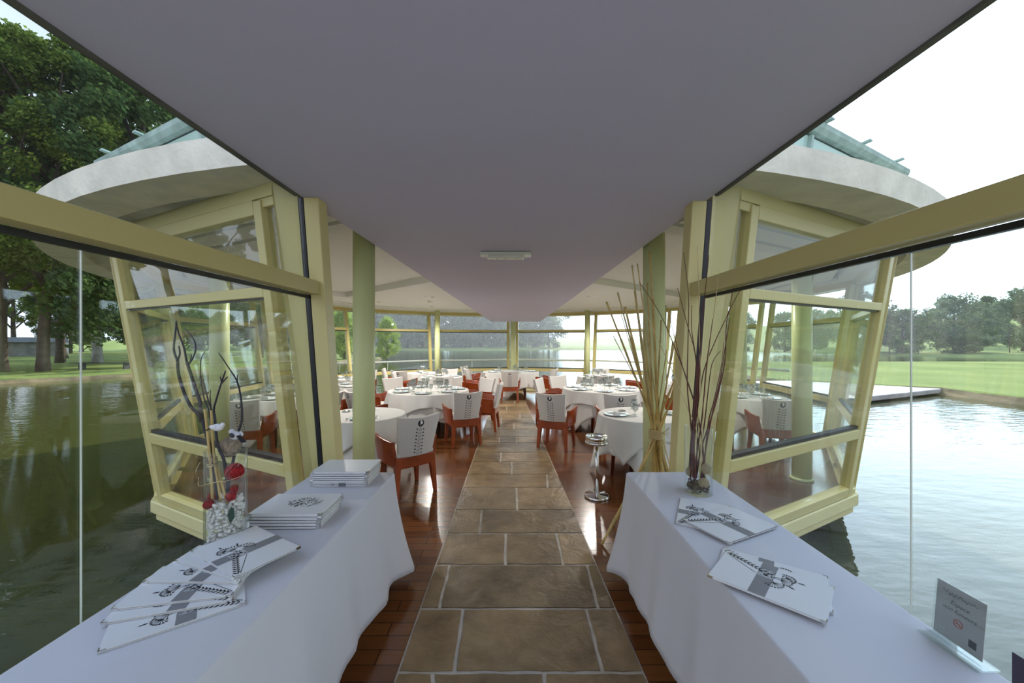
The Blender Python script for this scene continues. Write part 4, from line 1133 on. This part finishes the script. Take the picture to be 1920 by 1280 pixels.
# ---- tied bundle of bamboo canes leaning round the column
TIE = Vector((1.245, 3.33, .85))
bb = thing('bamboo_bundle', 'bundle of dry bamboo canes tied with raffia in front of the right green column', 'bamboo', (TIE.x, TIE.y, 0.0005))
rr = random.Random(17)
tips = [(1137, 566, .011, 0), (1158, 548, .010, 1), (1172, 576, .013, 0), (1185, 497, .009, 1), (1195, 494, .007, 1), (1190, 545, .011, 0), (1214, 530, .010, 0), (1165, 590, .005, 1), (1150, 630, .005, 1),
        (1218, 470, .012, 0), (1225, 560, .012, 0), (1282, 556, .007, 1), (1262, 640, .009, 0), (1274, 690, .011, 0), (1281, 700, .010, 0), (1268, 705, .012, 0), (1240, 600, .009, 0), (1206, 620, .011, 0), (1250, 655, .006, 1)]
O = Vector((TIE.x, TIE.y, 0))
for k, (tx, ty, r, pale) in enumerate(tips):
    dd = TIE.y - .10 + rr.uniform(-.25, .12)
    tip = atd(tx, ty, dd); mid = TIE + Vector((rr.uniform(-.03, .03), rr.uniform(-.028, .028), rr.uniform(-.03, .03)))
    dv = mid - tip; kk = mid.z / -dv.z if dv.z else 0
    bot = mid + dv * kk
    bot.x = max(min(bot.x, TIE.x + .30), TIE.x - .30); bot.y = max(min(bot.y, TIE.y + .30), TIE.y - .34); bot.z = .002
    if k == 13: bot = at(1128, 1021, 0.002)
    if k == 14: bot = at(1150, 985, 0.002)
    path = smooth_path([bot - O, mid - O, tip - O], 9); n = len(path)
    rad = []
    for i in range(n):
        q = r * (1.0 - .35 * i / (n - 1)); rad.append(q * (1.22 if i % 4 == 2 else 1.0))
    m = MB(); m.tube(path, rad, 7); m.build('cane', M['bamboo_pale' if pale else 'bamboo'], bb)
m = MB()
for k in range(6): m.tube([Vector((.052 * math.cos(t * .5), .052 * math.sin(t * .5), .85 - .035 + .013 * k + .003 * math.sin(t))) for t in range(14)], .008, 6)
for k in range(10):
    a0 = rr.uniform(-1, 1.2); m.tube(smooth_path([(.05, -.02, .86), (.075, -.03, .86 + .02 * a0), (.10 + .02 * rr.random(), -.02, .86 + .05 * a0)], 3), .0015, 4)
m.build('raffia_binding', M['raffia'], bb)
# ================================================================= outdoors
WZ = -.45
m = MB(); m.add([(-260, -60, WZ), (320, -60, WZ), (320, 260, WZ), (-260, 260, WZ)], [(0, 1, 2, 3)])
struct(m.build('lake', M['water']))
def land(name, pts, top, lbl=None, edge=.5, hill=None):
    """lawn with an earth bank sloping into the water"""
    n = len(pts); c = Vector((sum(p[0] for p in pts) / n, sum(p[1] for p in pts) / n, 0))
    rr = random.Random(len(name) + n)
    P = []
    for i in range(n):
        a, b = Vector((*pts[i], 0)), Vector((*pts[(i + 1) % n], 0)); k = max(1, int((b - a).length / 1.2)) if (b - a).length < 70 else max(1, int((b - a).length / 6))
        for j in range(k): P.append(a.lerp(b, j / k) + Vector((rr.uniform(-.12, .12), rr.uniform(-.12, .12), 0)))
    N = len(P); vs = []; fs = []; mi = []
    for off, z in ((.0, top), (.12, top - .03), (edge * .55, top - .16), (edge, WZ - .08)):
        for i in range(N):
            t = (P[(i + 1) % N] - P[i - 1]).normalized(); nn = Vector((t.y, -t.x, 0))
            q = P[i] + nn * off; vs.append((q.x, q.y, z + (rr.uniform(-.03, .03) if 0 < off < edge else 0)))
    for r in range(3):
        for i in range(N): fs.append((r * N + i, (r + 1) * N + i, (r + 1) * N + (i + 1) % N, r * N + (i + 1) % N)); mi.append(0 if r == 0 else 1)
    fs.append(tuple(range(N))); mi.append(0)
    mb = MB(); mb.add(vs, fs); mb.m = mi
    return struct(mb.build(name, [M['grass'], M['bank']]))
# counter-clockwise outlines
land('lawn_left', [(-27.5, 12), (-25.3, 19.6), (-22.6, 23.5), (-19.5, 30), (-17.2, 39.5), (-15.0, 42.5), (-16, 46), (-30, 62), (-60, 80), (-150, 90), (-150, -30), (-30, -30)][::-1][::-1], -.22)
land('lawn_right', [(17.4, -25), (110, -25), (110, 35), (17, 35), (12.5, 25), (13.2, 18.6), (17.2, 15.4)], -.18)
# far shore and hill
def terrain():
    nx, ny = 90, 26; vs = []; fs = []
    for j in range(ny + 1):
        for i in range(nx + 1):
            x = -220 + 440 * i / nx
            y0 = 93 + 4 * math.sin(x * .06) + 2 * math.sin(x * .17)
            if x > 44: y0 -= (min(x, 62) - 44) / 18 * 43
            if x > 62: y0 = min(y0, 50 + 2 * math.sin(x * .2))
            if x < -40: y0 -= (min(-x, 120) - 40) * .35
            v = j / ny; y = y0 + (260 - y0) * v ** 1.5
            z = WZ - .1 if j == 0 else -.25 + (y - y0) * .018
            if x > 40: z += max(0, min(1, (x - 85) / 80)) * 8.5 * max(0, min(1, (y - y0 - 10) / 80))
            vs.append((x, y, z + .1 * math.sin(x * .9 + j)))
    for j in range(ny):
        for i in range(nx): a = j * (nx + 1) + i; fs.append((a, a + 1, a + nx + 2, a + nx + 1))
    mb = MB(); mb.add(vs, fs, 0, True); return mb
struct(terrain().build('hills', M['grass']))
# pale stone jetty by the right bank
j = MB(); j.prism([(10.6, 12.4), (17.0, 15.2), (17.2, 16.6), (13.2, 18.4), (11.2, 18.2)], -.40, -.22)
o = j.build('jetty', M['deck'], bevel=.03); tag(o, 'pale flat stone jetty at the edge of the right lawn', 'jetty')
k = MB(); k.bar((17.15, 15.2, -.40), (17.1, -10, -.40), .25, .16, (0, 0, 1)); struct(k.build('kerb', M['deck']))

# ---------------------------------------------------------------- trees
def tree_mesh(seed, h, spread, base, nleaf, leaf, trunk_r, clumps=46, lean_=0.0, forks=6, csize=1.0):
    q = random.Random(seed)
    t = MB(); pts = []
    P = [Vector((0, 0, -.3))]; n = 7
    for i in range(1, n + 1):
        P.append(Vector((lean_ * i / n * h * .1 + q.uniform(-.02, .02) * h * .3, q.uniform(-.02, .02) * h * .3, h * .86 * i / n)))
    t.tube(smooth_path(P, 2), [trunk_r * (1.25 if i == 0 else 1) * (1 - .82 * i / (2 * n)) for i in range(2 * n + 1)], 8)
    cl = []
    for k in range(clumps):
        u = k / clumps; z = base * h + (1 - base) * h * (u ** .85)
        w = math.sin(PI * min(1, max(.06, (z / h - base) / (1 - base) * .88 + .10))) ** .6
        a = q.uniform(0, 2 * PI); r = spread * w * math.sqrt(q.uniform(.05, 1))
        cl.append((Vector((r * math.cos(a) + lean_ * z * .1, r * math.sin(a), z)), spread * q.uniform(.20, .34) * csize))
    for k in range(forks * 3):
        c, r = cl[q.randrange(len(cl))]
        z0 = max(base * h * .8, c.z - q.uniform(.12, .3) * h); s = Vector((lean_ * z0 * .1, 0, z0)); mid = (s + c) / 2 + Vector((0, 0, .02 * h))
        t.tube(smooth_path([s, mid, c], 3), [trunk_r * .38 * (1 - i * .13) for i in range(7)], 6)
    f = MB(); vs = []; fs = []
    for i in range(nleaf):
        c, r = cl[i % len(cl)]
        d = Vector((q.gauss(0, 1), q.gauss(0, 1), q.gauss(0, .75))); d = d.normalized() * r * (q.random() ** .45)
        p = c + d; a = Vector((q.gauss(0, 1), q.gauss(0, 1), q.gauss(0, 1))).normalized(); b = a.orthogonal().normalized(); s = leaf * q.uniform(.6, 1.3)
        w = b.cross(a).normalized()
        k = len(vs); vs += [p + b * s, p + w * s * .55, p - b * s, p - w * s * .55]; fs.append((k, k + 1, k + 2, k + 3))
    f.add(vs, fs)
    return t, f
def make_tree(name, label, group, loc, rz, scale, tm, fm, bark, lf):
    o = thing(name, label, 'tree', loc, rz, group); o.scale = scale if isinstance(scale, tuple) else (scale,) * 3
    for nm, me in (('trunk', tm), ('foliage', fm)):
        c = bpy.data.objects.new(nm, me); COL.objects.link(c); c.parent = o
    return o
PR = {}
def proto(key, seed, h, spread, base, nleaf, leaf, tr, bark, lf, **kw):
    t, f = tree_mesh(seed, h, spread, base, nleaf, leaf, tr, **kw)
    PR[key] = (t.mesh('trunk', M[bark]), f.mesh('foliage', M[lf]), h)
proto('oak', 1, 20, 6.2, .24, 60000, .115, .32, 'bark', 'lf_oak', clumps=125, csize=.42, forks=10)
proto('oak2', 2, 20, 5.8, .30, 56000, .115, .30, 'bark', 'lf_oak', clumps=100, lean_=.6, csize=.42, forks=9)
proto('syc', 3, 19, 5.0, .36, 40000, .12, .36, 'bark_pale', 'lf_dark', clumps=110, csize=.62, forks=8)
proto('dark', 4, 18, 5.5, .12, 52000, .135, .32, 'bark', 'lf_dark', clumps=130, csize=.68, forks=8)
proto('far', 5, 12, 4.6, .06, 9000, .26, .3, 'bark', 'lf_far', clumps=44)
proto('far2', 6, 12, 4.0, .05, 8000, .26, .3, 'bark', 'lf_dark', clumps=36)
proto('bush', 7, 6, 3.2, .03, 6500, .17, .2, 'bark', 'lf_dark', clumps=34)
proto('willow', 8, 4.2, 1.5, .05, 12000, .075, .1, 'bark', 'lf_bright', clumps=60, csize=1.15)
proto('alder', 9, 8.3, 3.6, .08, 7500, .17, .2, 'bark', 'lf_far', clumps=40)
proto('sapling', 10, 6, 1.3, .35, 700, .13, .07, 'bark', 'lf_far', clumps=18)
proto('forest', 11, 14, 6.0, .03, 6000, .42, .4, 'bark', 'lf_dark', clumps=40)
def T_(key, name, label, x, y, z, rz, sc, group=None):
    t, f, h = PR[key]; return make_tree(name, label, group, (x, y, z), rz, sc, t, f, None, None)
LZ = -.22
T_('oak', 'oak_tree', 'tall tree with the leftmost trunk on the left bank', -31.4, 23.6, LZ, .4, 1.0)
T_('oak2', 'oak_tree', 'tall tree with a thick grey trunk close behind the left bank, second from the left', -29.3, 24.0, LZ, 2.0, 1.05)
T_('oak', 'oak_tree', 'dark-trunked tree standing upright in the middle of the left lawn', -39.4, 33.5, LZ, 3.0, .98)
T_('oak2', 'oak_tree', 'tree with a broad trunk just right of the dark-trunked one on the left lawn', -49.5, 42.5, LZ, 4.2, 1.0)
T_('syc', 'sycamore_tree', 'tree with a pale blotched trunk on the left lawn', -35.6, 33.0, LZ, 1.0, 1.0)
T_('dark', 'lime_tree', 'dark leafy tree behind the pale-trunked one, next to the window frame', -34.0, 37.5, LZ, 5.0, 1.0)
T_('dark', 'lime_tree', 'dense green tree showing above the concrete roof on the left', -26.6, 28.0, LZ, 2.6, 1.2)
T_('oak2', 'lime_tree', 'tall tree right behind the roof corner on the left', -29.0, 44.0, LZ, .2, 1.25)
rr = random.Random(31)
for k in range(11):
    T_('dark' if k % 3 else 'oak', 'park_tree', 'tree in the deep shade at the back of the left park', -29 - k * 6.2 + rr.uniform(-2, 2), 53 + (k % 3) * 7 + rr.uniform(-2, 2), LZ, rr.uniform(0, 6), rr.uniform(.75, 1.0), 'trees at the back of the left park')
for k in range(4):
    T_('oak', 'park_tree', 'tree on the left bank out of the way of the big trunks', -34 - k * 7, 13 - k * 4 + rr.uniform(-2, 2), LZ, rr.uniform(0, 6), rr.uniform(.9, 1.1), 'trees along the left bank')
T_('willow', 'willow_bush', 'bright yellow-green willow on the bank, seen just left of the thick left column', -17.9, 41.0, LZ, 0, (.95, .95, 1.2))
T_('willow', 'willow_bush', 'bright yellow-green willow on the bank, seen just right of the thick left column', -13.5, 41.5, LZ - .05, 2, (.8, .8, 1.02))
T_('willow', 'willow_bush', 'tall narrow yellow-green willow at the edge of the left doorway post', -20.9, 42.5, LZ, 4, (1.0, 1.0, 1.7))
rr = random.Random(41)
for k in range(26):
    x = -72 + k * 4.3 + rr.uniform(-1.2, 1.2)
    if x > 15: continue
    y = 101 + rr.uniform(0, 9) - (max(0, -x - 40) * .35)
    T_('far' if k % 3 else 'far2', 'shore_tree', 'tree in the unbroken row along the far shore of the lake', x, y, -.1, rr.uniform(0, 6), rr.uniform(1.0, 1.45), 'trees along the far shore')
for k in range(12):
    x = -66 + k * 8 + rr.uniform(-2, 2)
    if x > 8: continue
    T_('forest', 'shore_tree', 'taller tree behind the row along the far shore', x, 122 + rr.uniform(0, 8), .2, rr.uniform(0, 6), rr.uniform(1.1, 1.5), 'taller trees behind the far shore')
T_('bush', 'round_tree', 'dense round dark tree on the far bank of the right pond, by the glass joint', 60.5, 59.5, .1, 0, (1.15, 1.15, 1.05))
T_('alder', 'alder_tree', 'open spreading tree on the far bank of the right pond, tallest in the middle', 68.5, 59.5, .1, 1, (1.25, 1.25, 1.02))
T_('bush', 'shrub', 'low dark shrub at the foot of the spreading tree by the right pond', 66.0, 56.5, -.1, 2.5, (.9, .9, .42))
T_('far', 'bank_tree', 'green tree at the right edge behind the right pond', 82.5, 62.0, .3, 2, .78)
T_('sapling', 'sapling', 'thin young tree standing alone on the far bank of the right pond', 74.5, 57.5, -.1, 0, 1.0)
T_('far', 'bank_tree', 'green tree right of the tilted window frame, behind the round dark one', 61.0, 68.0, .2, 4, .82)
T_('sapling', 'birch_tree', 'wispy tall tree beside the right tilted window frame', 58.0, 59.0, 0, 1, (1.2, 1.2, 1.45))
for k in range(8):
    T_('alder' if k % 2 else 'bush', 'hedge_tree', 'bushy tree in the hedge line across the right meadow', 60 + k * 6 + rr.uniform(-1.5, 1.5), 76 + rr.uniform(0, 6), 1.2, rr.uniform(0, 6), rr.uniform(.75, 1.0), 'trees in the meadow hedge line')
for k in range(9):
    T_('forest', 'hill_tree', 'dark tree of the small wood on the hill at the right', 190 + (k % 5) * 7.5 + rr.uniform(-2, 2), 150 + (k // 5) * 9 + rr.uniform(-2, 2), 8.5, rr.uniform(0, 6), rr.uniform(.55, .8), 'trees of the wood on the hill')
for k in range(5):
    T_('far', 'meadow_tree', 'tree across the water seen through the right tilted window', 34 + k * 5.5 + rr.uniform(-1, 1), 66 - k * .8, 0, rr.uniform(0, 6), rr.uniform(.5, .65), 'trees behind the right tilted window')
# park things on the left
b = thing('park_bench', 'low dark bench on the grass of the left bank', 'bench', (-27.6, 26.0, LZ))
MB().box((0, 0, .42), (3.4, .45, .06)).build('seat', M['twig_dark'], b)
for s in (-1, 1): MB().box((s * 1.5, 0, .2), (.1, .4, .42)).build('leg', M['twig_dark'], b)
s = thing('garden_shed', 'grey stone shed with a white corner post among the trees on the left', 'shed', (-62.2, 48.5, LZ), .9)
MB().box((0, 0, .9), (7.5, 3, 1.8)).build('wall', M['stone_wall'], s)
m = MB(); m.hexa([Vector((x, y, 1.8)) for x, y in ((-4, -1.8), (4, -1.8), (4, 1.8), (-4, 1.8))], [Vector((x, y, z)) for x, y, z in ((-4, -.1, 2.4), (4, -.1, 2.4), (4, .1, 2.4), (-4, .1, 2.4))]); m.build('roof', M['base'], s)
MB().box((3.85, -1.55, .9), (.3, .3, 1.9)).build('corner_post', M['white_metal'], s)

# ================================================================= light, sky, camera
SUN_AZ, SUN_EL = math.radians(24), math.radians(30)
sd_ = Vector((math.sin(SUN_AZ) * math.cos(SUN_EL), math.cos(SUN_AZ) * math.cos(SUN_EL), math.sin(SUN_EL)))
W = bpy.data.worlds.new('sky'); SC.world = W; W.use_nodes = True
nt = W.node_tree; N, L = nt.nodes, nt.links; N.clear()
out = N.new('ShaderNodeOutputWorld'); bg = N.new('ShaderNodeBackground')
tc = N.new('ShaderNodeTexCoord')
dp = N.new('ShaderNodeVectorMath'); dp.operation = 'DOT_PRODUCT'; dp.inputs[1].default_value = sd_
L.new(tc.outputs['Generated'], dp.inputs[0])
rmp = N.new('ShaderNodeValToRGB'); e = rmp.color_ramp.elements
e[0].position = 0.0; e[0].color = (0.76, 0.80, 1.0, 1)
e[1].position = 1.0; e[1].color = (.66, .83, 1.0, 1)
x = e.new(.62); x.color = (0.74, 0.83, 1.0, 1)
x = e.new(.80); x.color = (0.66, 0.82, 1.0, 1)
mr = N.new('ShaderNodeMapRange'); mr.inputs['From Min'].default_value = -1; mr.inputs['From Max'].default_value = 1
L.new(dp.outputs['Value'], mr.inputs['Value']); L.new(mr.outputs[0], rmp.inputs['Fac'])
st = N.new('ShaderNodeValToRGB'); e = st.color_ramp.elements
e[0].position = 0.0; e[0].color = (.26, .26, .26, 1); e[1].position = 1.0; e[1].color = (.85, .85, .85, 1)
x = e.new(.60); x.color = (.24, .24, .24, 1); x = e.new(.73); x.color = (.17, .17, .17, 1); x = e.new(.88); x.color = (.60, .60, .60, 1)
L.new(mr.outputs[0], st.inputs['Fac'])
ml = N.new('ShaderNodeMath'); ml.operation = 'MULTIPLY'; ml.inputs[1].default_value = 4.2
L.new(st.outputs[0], ml.inputs[0])
sx = N.new('ShaderNodeSeparateXYZ'); L.new(tc.outputs['Generated'], sx.inputs[0])
zr = N.new('ShaderNodeMapRange'); zr.interpolation_type = 'SMOOTHSTEP'; zr.inputs['From Min'].default_value = .52; zr.inputs['From Max'].default_value = .92
L.new(sx.outputs['Z'], zr.inputs['Value'])
sc_ = N.new('ShaderNodeMix'); sc_.data_type = 'RGBA'; sc_.blend_type = 'MULTIPLY'; sc_.inputs['Factor'].default_value = 1
cmb = N.new('ShaderNodeCombineColor'); 
for i in range(3): L.new(ml.outputs[0], cmb.inputs[i])
L.new(rmp.outputs[0], sc_.inputs['A']); L.new(cmb.outputs[0], sc_.inputs['B'])
zm = N.new('ShaderNodeMix'); zm.data_type = 'RGBA'; zm.inputs['B'].default_value = (.55, .85, 1.55, 1)
L.new(zr.outputs[0], zm.inputs['Factor']); L.new(sc_.outputs['Result'], zm.inputs['A'])
L.new(zm.outputs['Result'], bg.inputs['Color']); L.new(bg.outputs[0], out.inputs[0])
sl = bpy.data.lights.new('sun', 'SUN'); sl.energy = 4.5; sl.angle = math.radians(1.2); sl.color = (1.0, .93, .80)
so = bpy.data.objects.new('sun', sl); COL.objects.link(so); so.rotation_euler = (-sd_).to_track_quat('-Z', 'Y').to_euler()

def lamp(x, y, z, e, size, col=(1, .96, .90), rot=(0, 0, 0)):
    l = bpy.data.lights.new('fill_light', 'AREA' if size > .5 else 'SPOT'); l.energy = e; l.color = col
    if size > .5: l.shape = 'DISK'; l.size = size
    else: l.shadow_soft_size = size; l.spot_size = 2.7; l.spot_blend = .6
    o = bpy.data.objects.new('fill_light', l); COL.objects.link(o); o.location = (x, y, z); o.rotation_euler = rot
for x, y in ((1.79, 8.6), (-1.88, 8.7), (-2.3, 11.0), (-3.4, 9.8), (2.6, 10.6), (2.6, 5.6), (-2.7, 5.6)): lamp(x, y, 2.75 if y < 6 else 2.63, 95, .03)  # added fill spots under the ceiling fittings, brightening the room
lamp(-.03, -2.3, .25, 16, 1.4, (.86, .87, 1.0), (PI - .35, 0, 0))  # added uplight, unseen behind the camera, to brighten the lavender ceiling
cam = bpy.data.cameras.new('camera'); cam.sensor_width = 36; cam.lens = F / 1920 * 36; cam.clip_start = .05; cam.clip_end = 1000
co = bpy.data.objects.new('camera', cam); COL.objects.link(co); co.location = (0, 0, H); co.rotation_euler = (PI / 2, 0, 0); SC.camera = co
vs_ = SC.view_settings; vs_.view_transform = 'Standard'; vs_.look = 'None'; vs_.gamma = 1; vs_.exposure = 0.82; vs_.use_curve_mapping = False
cy = SC.cycles; cy.use_denoising = True; cy.transparent_max_bounces = 32; cy.max_bounces = 10; cy.diffuse_bounces = 5; cy.glossy_bounces = 5; cy.caustics_reflective = True; cy.blur_glossy = 0.6; cy.caustics_refractive = False; cy.sample_clamp_indirect = 8

hz, nt_, N_, L_ = new_mat('lake_haze'); N_.remove(N_['Principled BSDF'])
vs2 = N_.new('ShaderNodeVolumeScatter'); vs2.inputs['Density'].default_value = .0025; vs2.inputs['Anisotropy'].default_value = .45; vs2.inputs['Color'].default_value = (.95, .97, 1, 1)
L_.new(vs2.outputs[0], N_['Material Output'].inputs['Volume'])
m = MB(); m.box((5, 88, 8), (92, 116, 16.6)); o = m.build('haze', hz); o['kind'] = 'stuff'; o['label'] = 'thin bright haze hanging over the far water of the lake'; o['category'] = 'haze'
